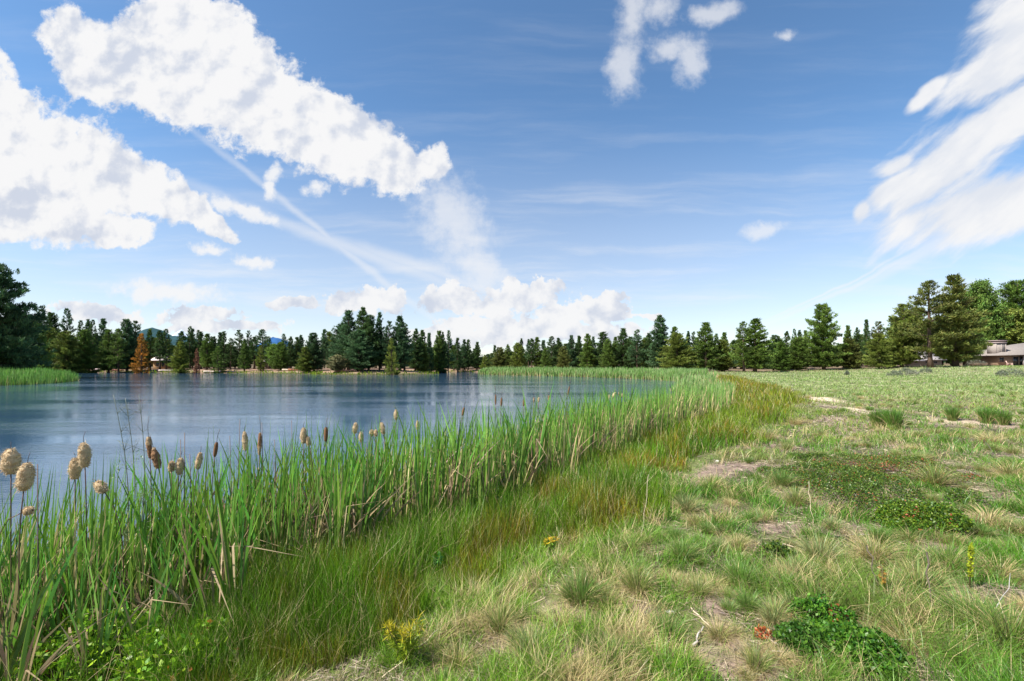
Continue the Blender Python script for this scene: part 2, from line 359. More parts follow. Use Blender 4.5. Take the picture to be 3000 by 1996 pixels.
# ---------------------------------------------------------------- far hills
def ridge(name, D0, pts, colr, depth=500):
    a = Acc(); px = np.array([p[0] for p in pts], float); py = np.array([p[1] for p in pts], float)
    s = np.linspace(px[0], px[-1], 160); top = np.interp(s, px, py)-np.abs(vnoise(s, s*0, 9)-.5)*2.0
    X = (s-HX)/F*D0; Z = CAMZ+(HY-top)/F*D0
    rows = [np.column_stack([X, np.full_like(X, D0-depth*q), Z*(1-q**1.2)-3*q]) for q in (0, .25, .55, 1)] + [np.column_stack([X, np.full_like(X, D0+depth), Z*0-3])]
    V = np.concatenate([rows[4]]+rows); K = 5+1; S = len(s)
    V = np.concatenate([rows[4], rows[0], rows[1], rows[2], rows[3]])
    i = np.arange(4)[:, None]*S; j = np.arange(S-1)[None]
    a.add(V, F4=np.stack([i+j, i+j+1, i+S+j+1, i+S+j], -1).reshape(-1, 4), col=colr)
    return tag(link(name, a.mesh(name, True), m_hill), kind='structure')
m_hill = mat('forested_hill', rough=1, spec=0, noise=(.02, .75, 1.2))
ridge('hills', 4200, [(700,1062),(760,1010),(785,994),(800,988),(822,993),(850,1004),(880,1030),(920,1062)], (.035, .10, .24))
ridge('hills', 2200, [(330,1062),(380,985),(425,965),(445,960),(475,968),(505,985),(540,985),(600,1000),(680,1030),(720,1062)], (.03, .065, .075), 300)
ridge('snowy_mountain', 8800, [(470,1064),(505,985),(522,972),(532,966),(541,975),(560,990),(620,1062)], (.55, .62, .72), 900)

# ---------------------------------------------------------------- trees
def make_tree(seed, kind):
    """unit pine, 10 m tall; returns trunk mesh and crown mesh"""
    r = np.random.default_rng(seed); t = Acc(); cr = Acc()
    P_ = dict(cone=(1.0, 2.35, .85, 0, 34, 7), dense=(.6, 2.9, .62, 0, 36, 8), tall=(3.0, 1.55, .75, 0, 26, 6), open=(1.9, 2.4, .75, .2, 24, 6), spire=(.9, 1.45, .8, 0, 36, 6), wide=(.9, 4.0, .6, .1, 34, 9), broad=(1.6, 3.3, .4, 0, 34, 9), young=(.35, 2.4, .9, 0, 26, 6))[kind]
    z0, rad, pw, gap, whorls, per = P_
    bx, by = r.normal(0, .12, 2)
    zs = np.linspace(0, 9.8, 9); pts = np.column_stack([bx*np.sin(zs/4), by*np.sin(zs/5), zs]); rads = .19*(1-zs/10.2)**.8+.012; rads[0] *= 1.45
    t.tube(pts, rads, 7, (.10, .068, .05))
    cx, cc, cs = [], [], []
    lob = r.random((12, 8))
    for k in range(whorls):
        f = (k+r.random()*.8)/whorls; zz = z0+(9.75-z0)*f
        prof = (1-f)**pw*min(1, .45+f*4) + .06 if kind not in ('broad',) else math.sin(math.pi*min(1, f*.86+.14))**.6
        for q in range(per):
            az = r.random()*2*np.pi; lb = lob[int(f*11.9), int(az/6.2832*8) % 8]
            if lb < gap: continue
            ln = rad*prof*(.55+.6*lb)*(.8+.35*r.random())
            if ln < .12: ln = .12
            rise = (.35 if kind != 'wide' else .15)+.5*f-.25*(1-f)
            nb = max(3, int(ln/.17)); u = np.linspace(.12, 1, nb)
            ox, oy = bx*math.sin(zz/4), by*math.sin(zz/5)
            X = ox+np.cos(az)*ln*u; Y = oy+np.sin(az)*ln*u; Z = zz+rise*ln*(u**1.6)*.7-.06*ln
            if ln > .8 and r.random() < .5:
                s_ = slice(None, None, max(1, nb//4)); t.tube(np.column_stack([X, Y, Z])[s_] if len(X[s_]) > 1 else np.column_stack([X, Y, Z])[[0, -1]], np.linspace(.045, .012, len(X[s_])) if len(X[s_]) > 1 else [.04, .012], 4, (.09, .065, .05))
            sel = u > (.22 if kind in ('dense', 'cone', 'wide', 'broad') else .35)
            n_ = sel.sum(); side = r.normal(0, .16, (n_, 3))*(.4+ln*.35*(1-u[sel]*.4))[:, None]; side[:, 2] *= .45
            cx.append(np.column_stack([X[sel], Y[sel], Z[sel]])+side)
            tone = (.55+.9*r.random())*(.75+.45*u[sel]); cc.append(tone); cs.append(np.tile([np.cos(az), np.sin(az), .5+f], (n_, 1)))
    pos = np.concatenate(cx); tone = np.concatenate(cc); bs = np.concatenate(cs)
    rep = 20 if kind != 'broad' else 11; bs = np.repeat(bs, rep, 0)
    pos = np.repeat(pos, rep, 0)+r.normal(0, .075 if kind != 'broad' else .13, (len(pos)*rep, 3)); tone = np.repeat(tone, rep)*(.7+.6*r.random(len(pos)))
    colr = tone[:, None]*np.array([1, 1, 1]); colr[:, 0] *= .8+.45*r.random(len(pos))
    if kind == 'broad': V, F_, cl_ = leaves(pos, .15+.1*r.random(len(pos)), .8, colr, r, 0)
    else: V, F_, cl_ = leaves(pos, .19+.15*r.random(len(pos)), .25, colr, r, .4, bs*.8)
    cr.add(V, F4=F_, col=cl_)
    return t.mesh('trunk'), cr.mesh('crown')
TREES = {}
def tree_mesh(kind, v):
    key = (kind, v % 3)
    if key not in TREES:
        a, c_ = make_tree(sum(map(ord, kind))*7+v % 3, kind); a.materials.append(m_bark); c_.materials.append(m_needle); TREES[key] = (a, c_)
    return TREES[key]
GC = {k_: tuple(q*h_ for q, h_ in zip(v_, (1.55, 1.32, 1.08))) for k_, v_ in dict(blue=(.038, .088, .042), dark=(.036, .078, .026), mid=(.062, .118, .026), olive=(.085, .130, .028), light=(.105, .155, .03), green=(.052, .108, .022), orange=(.27, .155, .03), dead=(.15, .085, .06), rust=(.072, .100, .028), grey=(.12, .14, .075), lime=(.09, .18, .03)).items()}
WN = dict(cone=4.1, dense=5.0, tall=2.8, open=4.3, spire=2.5, wide=7.4, broad=6.2, young=4.2)
def place_tree(px, D, hgt, wpx, kind, colr, label, name='pine_tree', cat='tree', group=None, v=None):
    x, y, z = at(px, D); v = random.randrange(3) if v is None else v
    tm, cm = tree_mesh(kind, v); e = empty(name, (x, y, z-.15), random.random()*6.28)
    s = hgt/10; wx = wpx/F*D/WN[kind] if wpx else s
    e.scale = (wx, wx, s)
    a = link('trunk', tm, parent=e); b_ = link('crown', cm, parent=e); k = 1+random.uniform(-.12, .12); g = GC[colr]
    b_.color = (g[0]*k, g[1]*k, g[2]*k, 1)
    tag(e, label, cat, group); return e
CW = dict(blue='blue-green', dark='dark green', mid='mid green', olive='olive green', light='light yellow-green', green='bright green', orange='orange-brown', dead='bare brown', rust='rusty green', grey='grey-green', lime='lime green')
KW = dict(cone='cone-shaped', dense='dense bushy', tall='high-crowned', open='ragged open', spire='narrow spire-like', wide='wide spreading', broad='round leafy', young='short young')
# (photo column, top row, distance, width in px, kind, colour, own label)
MAIN = [(-22,772,72,230,'wide','blue','tall dark pine with drooping branches at the left edge, behind the reed spit'),
(40,905,84,100,'dense','dark','dense dark pine just right of the tall pine at the left edge'),(95,925,100,90,'dense','mid',None),(118,905,135,60,'open','dark',None),(150,914,140,60,'dense','dark',None),
(196,903,134,46,'open','blue','open-branched tall pine rising above the left shore row, seen against sky'),(140,958,118,80,'dense','olive',None),(200,968,118,80,'dense','olive',None),
(236,938,134,34,'open','dark',None),(256,934,136,30,'spire','blue',None),(272,936,134,34,'open','dark',None),(250,965,122,70,'dense','mid',None),(303,930,136,34,'tall','blue',None),(318,962,126,60,'cone','mid',None),
(372,934,128,64,'dense','blue',None),(395,937,130,50,'open','dark',None),(348,960,124,60,'open','mid',None),(413,974,118,48,'young','orange','orange-brown young conifer on the far left shore'),
(440,962,132,30,'tall','mid',None),(468,967,128,34,'tall','dark',None),(487,963,128,40,'open','dark',None),(533,968,130,34,'tall','dark',None),(530,998,117,56,'cone','light','light yellow-green young pine on the far left shore, right of the low roof'),
(557,955,132,34,'open','dark','tallest pine of the row between the two distant roofs'),(564,960,134,26,'spire','blue',None),(580,966,132,30,'open','dark',None),(577,1018,117,22,'young','dead','bare brown dead conifer at the far left shore'),(590,970,134,30,'tall','dark',None),(606,976,128,50,'cone','mid',None),
(645,971,132,26,'spire','blue',None),(657,968,130,24,'tall','dark',None),(640,1012,119,44,'young','mid',None),(627,985,133,40,'dense','dark',None),(675,990,128,40,'open','dark',None),(700,964,130,44,'open','dark',None),(716,992,120,36,'cone','mid',None),(729,966,132,30,'open','blue',None),
(745,985,130,36,'tall','dark',None),(770,964,130,56,'open','blue','broad-topped dark pine just left of the blue distant hill'),(787,985,128,40,'open','dark',None),(763,1010,119,30,'young','light',None),(803,1006,126,40,'broad','lime','bright green round leafy tree below the blue distant hill'),
(830,977,126,34,'open','blue',None),(851,985,124,34,'cone','dark',None),(870,985,126,30,'spire','dark',None),(884,980,126,30,'spire','blue',None),(822,1000,118,56,'dense','mid',None),(920,974,112,66,'dense','blue','round-headed dark pine standing apart just left of the tall pine clump'),(895,1015,110,50,'dense','olive',None),
(1000,945,112,84,'dense','blue',None),(1021,905,108,84,'cone','blue','tall bushy pine forming the left peak of the big clump'),(1058,900,107,84,'cone','dark','tallest pine of the big clump in the middle of the far shore'),(1080,922,106,70,'dense','dark',None),(1050,965,103,90,'dense','blue',None),
(1112,911,109,44,'cone','blue','slim pointed pine just right of the tallest pine of the big clump'),(1140,937,106,54,'open','blue',None),(1172,924,107,70,'cone','blue','blue-green pine forming the right peak of the big clump'),(1185,945,110,56,'open','dark',None),(1148,989,98.5,46,'young','light','small yellow-green pine at the waterline in front of the big clump'),
(990,1038,101,60,'broad','grey','grey-green bushy tree at the waterline under the left side of the big clump'),(1216,962,116,50,'cone','dark',None),(1240,965,120,36,'spire','dark',None),(1258,972,122,24,'spire','blue',None),(1284,967,124,50,'cone','mid',None),(1295,972,124,34,'cone','dark',None),(1313,967,126,36,'open','blue',None),
(1341,987,134,26,'spire','dark',None),(1361,993,138,26,'spire','blue',None),(1372,992,138,30,'cone','dark',None),(1397,1000,138,34,'cone','dark',None),(1235,1005,118,50,'dense','olive',None),(1330,1010,138,40,'dense','mid',None),
(1420,1037,107,34,'young','light','small bright yellow-green conifer at the tip of the far reed bank'),(1449,1010,120,22,'spire','dark',None),(1467,1016,109,54,'dense','rust',None),(1490,1008,122,36,'cone','mid',None),(1527,990,122,22,'spire','dark',None),(1548,992,120,22,'tall','blue',None),(1557,989,118,30,'tall','dark',None),
(1516,1002,108,48,'dense','olive',None),(1574,986,118,34,'spire','mid',None),(1593,994,118,26,'spire','blue',None),(1617,984,112,48,'open','dark',None),(1634,988,114,30,'tall','dark',None),(1598,1018,104,40,'cone','mid',None),(1650,1012,103,40,'dense','rust',None),
(1676,980,108,40,'cone','blue',None),(1696,982,108,30,'spire','dark',None),(1722,977,105,54,'cone','mid',None),(1738,983,108,30,'cone','blue',None),(1768,969,104,50,'tall','dark',None),(1780,990,100,46,'dense','mid',None),(1826,958,101,58,'cone','dark',None),(1802,985,106,40,'cone','mid',None),(1845,985,100,40,'dense','dark',None),
(1867,964,98,58,'open','blue',None),(1900,975,98,50,'cone','dark',None),(1936,923,93,82,'cone','blue','tall pointed dark pine rising above its neighbours behind the reed point'),(1976,953,94,50,'cone','mid',None),(1985,974,86,110,'wide','olive','broad yellow-green pine with branches down to the grass behind the reed point'),(2015,968,92,26,'spire','blue',None),(2033,970,92,34,'open','dark',None),
(2068,940,85,84,'cone','mid','pointed green pine between the broad yellow-green pine and the two-trunk pine'),(2100,976,96,34,'open','dark',None),(2122,970,90,44,'cone','mid',None),(2115,992,86,70,'dense','olive',None),(2180,940,81,70,'open','mid','left one of two pines with bare dark trunks at the meadow edge'),(2212,931,81,100,'cone','mid','right one of two pines with bare dark trunks at the meadow edge'),
(2266,980,92,50,'dense','dark',None),(2285,984,92,40,'cone','mid',None),(2306,967,92,28,'tall','dark',None),(2327,962,94,26,'open','blue',None),(2342,965,94,24,'tall','dark',None),(2360,964,92,34,'cone','mid',None),(2335,985,86,70,'dense','mid',None),(2290,1000,86,60,'dense','green',None),
(2414,889,85,104,'dense','mid','large round-topped pine standing alone in the middle of the right tree line'),(2486,951,90,40,'cone','mid',None),(2514,958,92,36,'cone','dark',None),(2538,932,90,24,'spire','dark',None),(2572,938,90,54,'open','rust',None),(2490,990,84,70,'dense','rust',None),(2575,975,80,90,'wide','olive','olive pine with a bare dark trunk at the meadow edge, left of the tall group'),
(2642,889,82,100,'dense','olive',None),(2620,930,86,80,'dense','mid',None),(2726,820,76,134,'open','rust','tall rusty-green pine with a thick trunk before the low grey roofs'),(2800,803,77,140,'cone','rust','tallest pine of the right group, centre of the tall trees left of the house'),(2690,900,112,100,'dense','olive',None),
(2872,822,124,100,'broad','green','bright green leafy tree between the tallest right pine and the house'),(2835,960,104,60,'broad','green',None),(2990,818,126,150,'dense','green',None),(2975,905,122,120,'broad','olive','yellow-green leafy tree above the roof of the house at the right edge'),(2905,935,124,80,'broad','green',None),(3070,830,128,150,'dense','rust',None)]
ORD = ['first','second','third','fourth','fifth','sixth','seventh','eighth','ninth','tenth','eleventh','twelfth','13th','14th','15th','16th','17th','18th','19th','20th','21st','22nd','23rd','24th','25th','26th','27th','28th','29th','30th','31st','32nd','33rd','34th','35th','36th','37th','38th','39th','40th']
zones = [(-100, 430, 'along the left shore'), (430, 810, 'right of the orange-brown conifer'), (810, 1200, 'round the big clump'), (1200, 1410, 'on the inlet shore'), (1410, 1700, 'behind the far reed bank'), (1700, 2000, 'behind the reed bank bend'), (2000, 2400, 'along the meadow edge'), (2400, 3200, 'in the right group')]
cnt = {}
for (px, top, D, wp, kd, co, lab) in sorted(MAIN, key=lambda t: t[0]):
    x, y, z = at(px, D); hg = CAMZ+(HY-top)/F*D-z
    zi = [i for i, q in enumerate(zones) if q[0] <= px < q[1]][0]; cnt[zi] = cnt.get(zi, 0)+1
    leafy = kd == 'broad'
    if not lab: lab = '%s %s %s, %s from left %s' % (KW[kd], CW[co], 'tree' if leafy else 'pine', ORD[cnt[zi]-1], zones[zi][2])
    place_tree(px, D, hg, wp, kd, co, lab, 'leafy_tree' if leafy else 'pine_tree', 'tree', 'trees round the pond and meadow')
# back rows
fill_lab = ['pine in the crowded back rows behind the far left shore', 'pine in the crowded back rows behind the far reed bank', 'pine in the crowded back rows behind the right meadow']
TOPX = [0, 100, 250, 450, 900, 950, 1200, 1330, 1420, 1600, 1900, 2100, 2350, 2500, 2650, 2800, 3000, 3150]; TOPY = [930, 945, 965, 985, 995, 960, 975, 1005, 1018, 1002, 975, 990, 988, 975, 940, 900, 900, 900]
for i in range(165):
    px = -60+3160*((i+random.random())/165); top = np.interp(px, TOPX, TOPY)+random.uniform(0, 34)
    Db = np.interp(px, [0, 900, 1000, 1200, 1400, 1500, 2000, 2200, 2600, 3000], [142, 136, 122, 136, 148, 122, 104, 102, 98, 122])+random.uniform(0, 14)
    x, y, z = at(px, Db); hg = CAMZ+(HY-top)/F*Db-z
    g = 0 if px < 1410 else (1 if px < 2000 else 2)
    place_tree(px, Db, hg, random.uniform(34, 60), random.choice(['cone', 'dense', 'tall', 'spire', 'cone', 'dense']), random.choice(['dark', 'dark', 'blue', 'mid', 'mid', 'olive']), fill_lab[g], 'pine_tree', 'tree', fill_lab[g].replace('pine in', 'pines in'))
# far wood closing the gaps
a = Acc(); r = np.random.default_rng(5); N = 1100
px = r.uniform(-150, 3150, N); D = r.uniform(175, 330, N); X = (px-HX)/F*D; hz = height(X, D)
tp = np.interp(px, TOPX, TOPY)+28+r.uniform(0, 40, N); H_ = CAMZ+(HY-tp)/F*D-hz; H_ = np.clip(H_, 5, 26)
for k in range(N):
    q = 95; f = r.random(q)**.8; az = r.random(q)*6.283; rr_ = H_[k]*.19*(1-f)**.8*(.5+.5*r.random(q))+.1
    cen = np.column_stack([X[k]+np.cos(az)*rr_, D[k]+np.sin(az)*rr_, hz[k]+H_[k]*(.04+.94*f)])
    V, F_, cl_ = leaves(cen, H_[k]*.10, .5, np.array([.045, .085, .03])*(.7+.6*r.random((q, 1))), r, .5); a.add(V, F4=F_, col=cl_)
tag(link('far_wood', a.mesh('far_wood'), m_grass), 'distant pine wood closing the view behind the shore trees', 'wood', kind='stuff')

# ---------------------------------------------------------------- grass, sedge and reed stuff
def candidates(N, r, D0=1.35, D1=120, ulo=-1.3, uhi=1.3, p=0.0):
    D = D0*(D1/D0)**(r.random(N)); X = r.uniform(ulo, uhi, N)*D; return X, D
def cat_outer(y): return np.interp(y, [0, 8, 16, 26, 60], [1.05, 1.75, 2.5, 2.4, 3.0])
r = np.random.default_rng(11)
DIRTC = [ground_at(p[0], p[1])[:2]+(p[2]/F*ground_at(p[0], p[1])[1], p[3]/F*ground_at(p[0], p[1])[1]**2/1.55*(2.2 if ground_at(p[0], p[1])[1] > 8 else 1)) for p in PATH]
def open_soil(x, y):
    m = np.full(len(x), -9.)
    for gx, gy, sx, sy in DIRTC: m = np.maximum(m, 1-np.sqrt(((x-gx)/sx)**2+((y-gy)/sy)**2))
    return m*2.2+(fbm(x, y, .5, 3)-.5)*1.8
def lerp(a, b, t): return a+(b-a)*t[:, None]
C_GR, C_BR, C_ST, C_SG, C_YL, C_OR, C_DK = [np.array(q) for q in ((.088, .245, .010), (.24, .42, .018), (.56, .45, .22), (.26, .36, .12), (.28, .33, .014), (.42, .21, .012), (.04, .12, .012))]
FOOT = [ground_at(q[0], q[1])[:2]+(q[2]/F*ground_at(q[0], q[1])[1],) for q in [(2420,1395,190),(2600,1372,215),(2360,1345,60),(2500,1455,190),(2690,1545,125),(2830,1480,60),(2270,1640,55),(2430,1840,100),(2540,1935,110),(2340,1900,70),(2240,1868,30),(2325,1880,14),(1612,1625,30),(2840,1730,25)]]
def in_shrub(x, y):
    m = np.zeros(len(x), bool)
    for gx, gy, s_ in FOOT: m |= ((x-gx)/s_)**2+((y-gy)/s_/.9)**2 < .95
    return m
# meadow
X, Y = candidates(600000, r); X1, Y1 = candidates(260000, r, 1.35, 7); X, Y = np.concatenate([X, X1]), np.concatenate([Y, Y1]); d = shore(X, Y); so = open_soil(X, Y)
co = cat_outer(Y)+np.interp(Y, [0, 6, 20, 60], [1.45, 1.8, 2.6, 3.0])+(fbm(X, Y, 1.6, 21)-.5)*2.6
keep = (d > co-.3) & (r.random(len(X)) > np.clip(so, 0, 1)*.93) & ~((d > 9) & (Y > 88))
tuft = fbm(X, Y, .45, 31, 3); keep &= (r.random(len(X)) < ss(.22, .50, tuft)*np.where(Y < 14, .86, 1)+.14)
keep &= r.random(len(X)) > .75*ss(.60, .68, fbm(X, Y, .55, 19, 3))*(Y < 12)
keep &= ~(in_shrub(X, Y) & (r.random(len(X)) < .95))
X, Y, d, tuft = X[keep], Y[keep], d[keep], tuft[keep]; N = len(X)
Z = height(X, Y, d); n1 = fbm(X, Y, 1.6, 41); n2 = fbm(X, Y, .24, 43, 3); n3 = fbm(X, Y, 6, 47)
straw = (r.random(N) < np.clip(ss(.57, .72, n2)*.75+.06, 0, 1))
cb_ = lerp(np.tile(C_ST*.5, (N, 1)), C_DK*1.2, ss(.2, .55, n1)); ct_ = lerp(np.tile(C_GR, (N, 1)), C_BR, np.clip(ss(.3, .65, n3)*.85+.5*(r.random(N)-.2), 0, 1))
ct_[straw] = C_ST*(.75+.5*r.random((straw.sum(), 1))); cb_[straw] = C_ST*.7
fr = ss(11, 26, Y)*.8; ct_ = lerp(ct_, C_SG, fr*(.55+.45*r.random(N))); cb_ = lerp(cb_, C_SG*.6, fr)
nearpond = ss(2.6, 0, d-co[keep])*ss(6, 12, Y); ct_ = lerp(ct_, C_YL, nearpond*.6)
ct_ *= (.5+1.0*r.random((N, 1)))
hh = (.045+.125*r.random(N)**1.4)*(.55+.9*ss(.35, .65, tuft))*np.where(straw, 1.15, 1.0)*np.interp(Y, [2, 8, 30], [1, 1.15, 1.3]); ww = np.maximum(.0022+.0022*r.random(N), .00115*Y)
la = fbm(X, Y, .35, 55, 2)*16+r.normal(0, 1.3, N)
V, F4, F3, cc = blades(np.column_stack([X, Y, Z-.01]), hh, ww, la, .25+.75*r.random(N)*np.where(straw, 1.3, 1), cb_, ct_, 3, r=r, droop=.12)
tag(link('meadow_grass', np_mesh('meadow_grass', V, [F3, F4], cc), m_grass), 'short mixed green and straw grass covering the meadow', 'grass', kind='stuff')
# thatch and litter lying on the soil
X, Y = candidates(150000, r, 1.4, 22, -.9, 1.25); d = shore(X, Y); keep = (d > cat_outer(Y)+1.6) & (r.random(len(X)) < .25+.75*ss(.3, .6, fbm(X, Y, .7, 87))); X, Y, d = X[keep], Y[keep], d[keep]
N = len(X); Z = height(X, Y, d); cc = lerp(np.tile([.50, .41, .28], (N, 1)), np.array([.20, .15, .12]), r.random(N))*(.5+.8*r.random((N, 1)))
an = r.random(N)*6.28; ln = .02+.07*r.random(N)**2; t3 = np.column_stack([np.cos(an), np.sin(an), r.normal(.05, .15, N)])*ln[:, None]; s3 = np.column_stack([-np.sin(an), np.cos(an), r.normal(0, .6, N)])*np.maximum(.0022, .0007*Y)[:, None]; c3 = np.column_stack([X, Y, Z+.006+.02*r.random(N)])
tag(link('litter', np_mesh('litter', np.stack([c3-t3, c3+s3, c3+t3, c3-s3], 1).reshape(-1, 3), [np.arange(N*4).reshape(N, 4)], np.repeat(cc, 4, 0)), m_grass), 'dead straw and plant litter lying on the soil between the tufts', 'litter', kind='stuff')
# sedge: tall fine grass between cattails and meadow
X, Y = candidates(620000, r, 1.5, 75); d = shore(X, Y); co = cat_outer(Y)+np.interp(Y, [0, 6, 20, 60], [1.45, 1.8, 2.6, 3.0])+(fbm(X, Y, 1.6, 21)-.5)*2.6
keep = (d > .15) & (d < co) & (r.random(len(X)) < .35+.65*ss(cat_outer(Y)-.7, cat_outer(Y), d)) & (X > -30)
keep &= ~((X/Y < -.78+.3*(fbm(X, Y, .7, 12)-.5)) & (Y < 4.6) & (r.random(len(X)) < .9))
X, Y, d, co = X[keep], Y[keep], d[keep], co[keep]; N = len(X); Z = height(X, Y, d); n1 = fbm(X, Y, .7, 61); n3 = fbm(X, Y, 3.5, 67)
ed = ss(0, .9, co-d)
hh = (.18+.38*r.random(N))*(.5+.5*ed)*(.6+.8*fbm(X, Y, .6, 71)); ww = np.maximum(.0026, .00115*Y)
orange = ss(.53, .66, n1)*.95*np.where(r.random(N) < .75, 1, .2)+ss(9, 30, Y)*.45; orange = orange*np.interp(Y, [0, 4, 8], [.35, .7, 1.1])
ct_ = lerp(np.tile(C_GR*.95, (N, 1)), C_YL, np.clip(ss(.4, .7, n3)*.4+.25*r.random(N), 0, 1)); ct_ = lerp(ct_, C_OR, np.clip(orange, 0, 1)*r.random(N)); ct_ *= .35+1.1*r.random((N, 1)); ct_ *= (.6+.8*fbm(X, Y, .5, 91))[:, None]
dead = r.random(N) < .12; ct_[dead] = C_ST*.9
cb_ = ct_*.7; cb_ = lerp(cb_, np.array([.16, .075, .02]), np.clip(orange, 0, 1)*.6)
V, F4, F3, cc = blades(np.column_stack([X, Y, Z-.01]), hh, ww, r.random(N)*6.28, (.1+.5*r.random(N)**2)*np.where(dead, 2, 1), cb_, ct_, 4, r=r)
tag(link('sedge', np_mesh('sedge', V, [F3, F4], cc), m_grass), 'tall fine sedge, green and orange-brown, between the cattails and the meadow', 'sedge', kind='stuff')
# low shore grass round the far banks
X, Y = candidates(130000, r, 45, 150); d = shore(X, Y); keep = (d > -.15) & (d < 2.6) & ((X < 12) | (Y > 66)) ; X, Y, d = X[keep], Y[keep], d[keep]
N = len(X); Z = height(X, Y, d); ct_ = lerp(np.tile(C_BR*.8, (N, 1)), C_YL, r.random(N)); ct_ *= .6+.7*r.random((N, 1))
V, F4, F3, cc = blades(np.column_stack([X, Y, Z]), .25+.5*r.random(N)*(.4+fbm(X, Y, 4, 5)), .0016*Y, r.random(N)*6.28, .3*r.random(N), ct_*.6, ct_, 3, r=r)
tag(link('shore_grass', np_mesh('shore_grass', V, [F3, F4], cc), m_grass), 'strip of yellow-green grass along the far waterline', 'grass', kind='stuff')
# reed beds
def reeds(name, X, Y, d, hlo, hhi, label, tan=.3, paleness=1.0, wf=.0018, wmin=.022, lv=4):
    N = len(X); Z = height(X, Y, d); cold = np.array([.085, .25, .025]); pale = np.array([.36, .44, .20])
    ct_ = lerp(np.tile(cold, (N, 1)), pale, paleness*r.random(N)**1.5*ss(6, 30, Y)); ct_ = lerp(ct_, C_BR*.8, r.random(N)*.6*(1-ss(6, 40, Y))); dd_ = r.random(N) < tan; ct_[dd_] = C_ST*(.6+.6*r.random((dd_.sum(), 1)))
    hh = (hlo+(hhi-hlo)*r.random(N)**.7)*np.where(dd_, .8, 1)*(.85+.3*fbm(X, Y, 1.2, 81))*np.interp(Y, [4, 6, 12, 18, 26, 40, 60], [1, 1.12, 1.12, .88, .68, .68, 1]); ww = np.maximum(wmin*(.6+.6*r.random(N)), wf*Y)
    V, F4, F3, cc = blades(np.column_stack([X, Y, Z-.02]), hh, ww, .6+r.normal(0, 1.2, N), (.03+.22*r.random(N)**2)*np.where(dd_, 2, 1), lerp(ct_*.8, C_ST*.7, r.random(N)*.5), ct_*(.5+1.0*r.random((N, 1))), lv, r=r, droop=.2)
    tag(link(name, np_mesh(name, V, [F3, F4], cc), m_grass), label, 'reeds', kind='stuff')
X, Y = candidates(420000, r, 2.4, 62); d = shore(X, Y); keep = (d > -.75) & (d < cat_outer(Y)+(fbm(X, Y, 1.0, 77)-.5)*.9) & (X > -16) & (r.random(len(X)) < np.interp(Y, [2, 5, 8, 14, 40], [.04, .08, .16, .36, .9]))
reeds('cattail_bed', X[keep], Y[keep], d[keep], .8, 1.62, 'dense cattail leaves filling the near bank of the pond', tan=.37)
X, Y = candidates(420000, r, 58, 112, -.15, .6); d = shore(X, Y); keep = (d > -.9) & (d < 2.8) & (X > -8.5)
reeds('reed_bank', X[keep], Y[keep], d[keep], .9, 1.7, 'pale green reeds along the far bank of the pond', tan=.3, lv=3)
X = r.uniform(-110, -50, 60000); Y = r.uniform(34, 72, 60000); d = shore(X, Y); keep = (d > -.9) & (d < 3.0) & (X < -50)
reeds('reed_spit', X[keep], Y[keep], d[keep], 1.0, 1.7, 'bright green reeds on the spit at the left edge', tan=.03, lv=3, paleness=.25)

# ---------------------------------------------------------------- cattail plants
def fan_mesh(seed, nl=9, dry=.2):
    r = np.random.default_rng(seed); a = Acc(); base = np.column_stack([r.normal(0, .035, nl), r.normal(0, .035, nl), np.zeros(nl)])
    h = r.uniform(1.0, 1.62, nl); cg = np.array([.10, .29, .02]); ct = np.tile(cg, (nl, 1))*r.uniform(.7, 1.5, (nl, 1)); ct[:, 0] *= r.uniform(.8, 1.7, nl); ct[:, 2] *= r.uniform(.8, 2.6, nl)
    bend = r.uniform(.03, .26, nl); dd_ = r.random(nl) < dry; ct[dd_] = np.where(r.random((dd_.sum(), 1)) < .4, np.array([.26, .16, .12]), np.array([.46, .34, .20]))*r.uniform(.6, 1.1, (dd_.sum(), 1)); bend[dd_] *= 2.2; h[dd_] *= .75
    cb = ct*.85; cb[:, :] = cb*.6+np.array([.22, .20, .07])*.4
    az = np.where(r.random(nl) < .5, 0, math.pi)+r.normal(0, .25, nl); base[:, 0] = np.cos(az)*r.uniform(0, .07, nl); base[:, 1] *= .5
    a.blades(base, h, r.uniform(.024, .046, nl), az, bend*1.2, cb, ct, levels=7, r=r, droop=.15, face=r.normal(0, .5, nl))
    if dry > .1:       # a dead leaf bent over and broken
        for _ in range(2):
            az = r.random()*6.28; k = r.uniform(.4, .8); q = r.uniform(.3, .6); p0 = np.array([0, 0, 0]); p1 = np.array([math.cos(az)*.12, math.sin(az)*.12, k]); p2 = p1+np.array([math.cos(az)*q, math.sin(az)*q, -.3*r.random()])
            s = np.array([-math.sin(az), math.cos(az), 0])*.008
            a.add([p0-s, p0+s, p1+s, p1-s, p2], F4=[(0, 1, 2, 3)], F3=[(3, 2, 4)], col=np.array([.45, .34, .21])*r.uniform(.7, 1.1))
    return a.mesh('cattail_plant')
FANS = [fan_mesh(100+i, 8+i % 4, (.18, .34, .55)[i % 3]) for i in range(12)]
for f_ in FANS: f_.materials.append(m_grass)
r2 = np.random.default_rng(21); placed = 0; tries = 0
pos = []
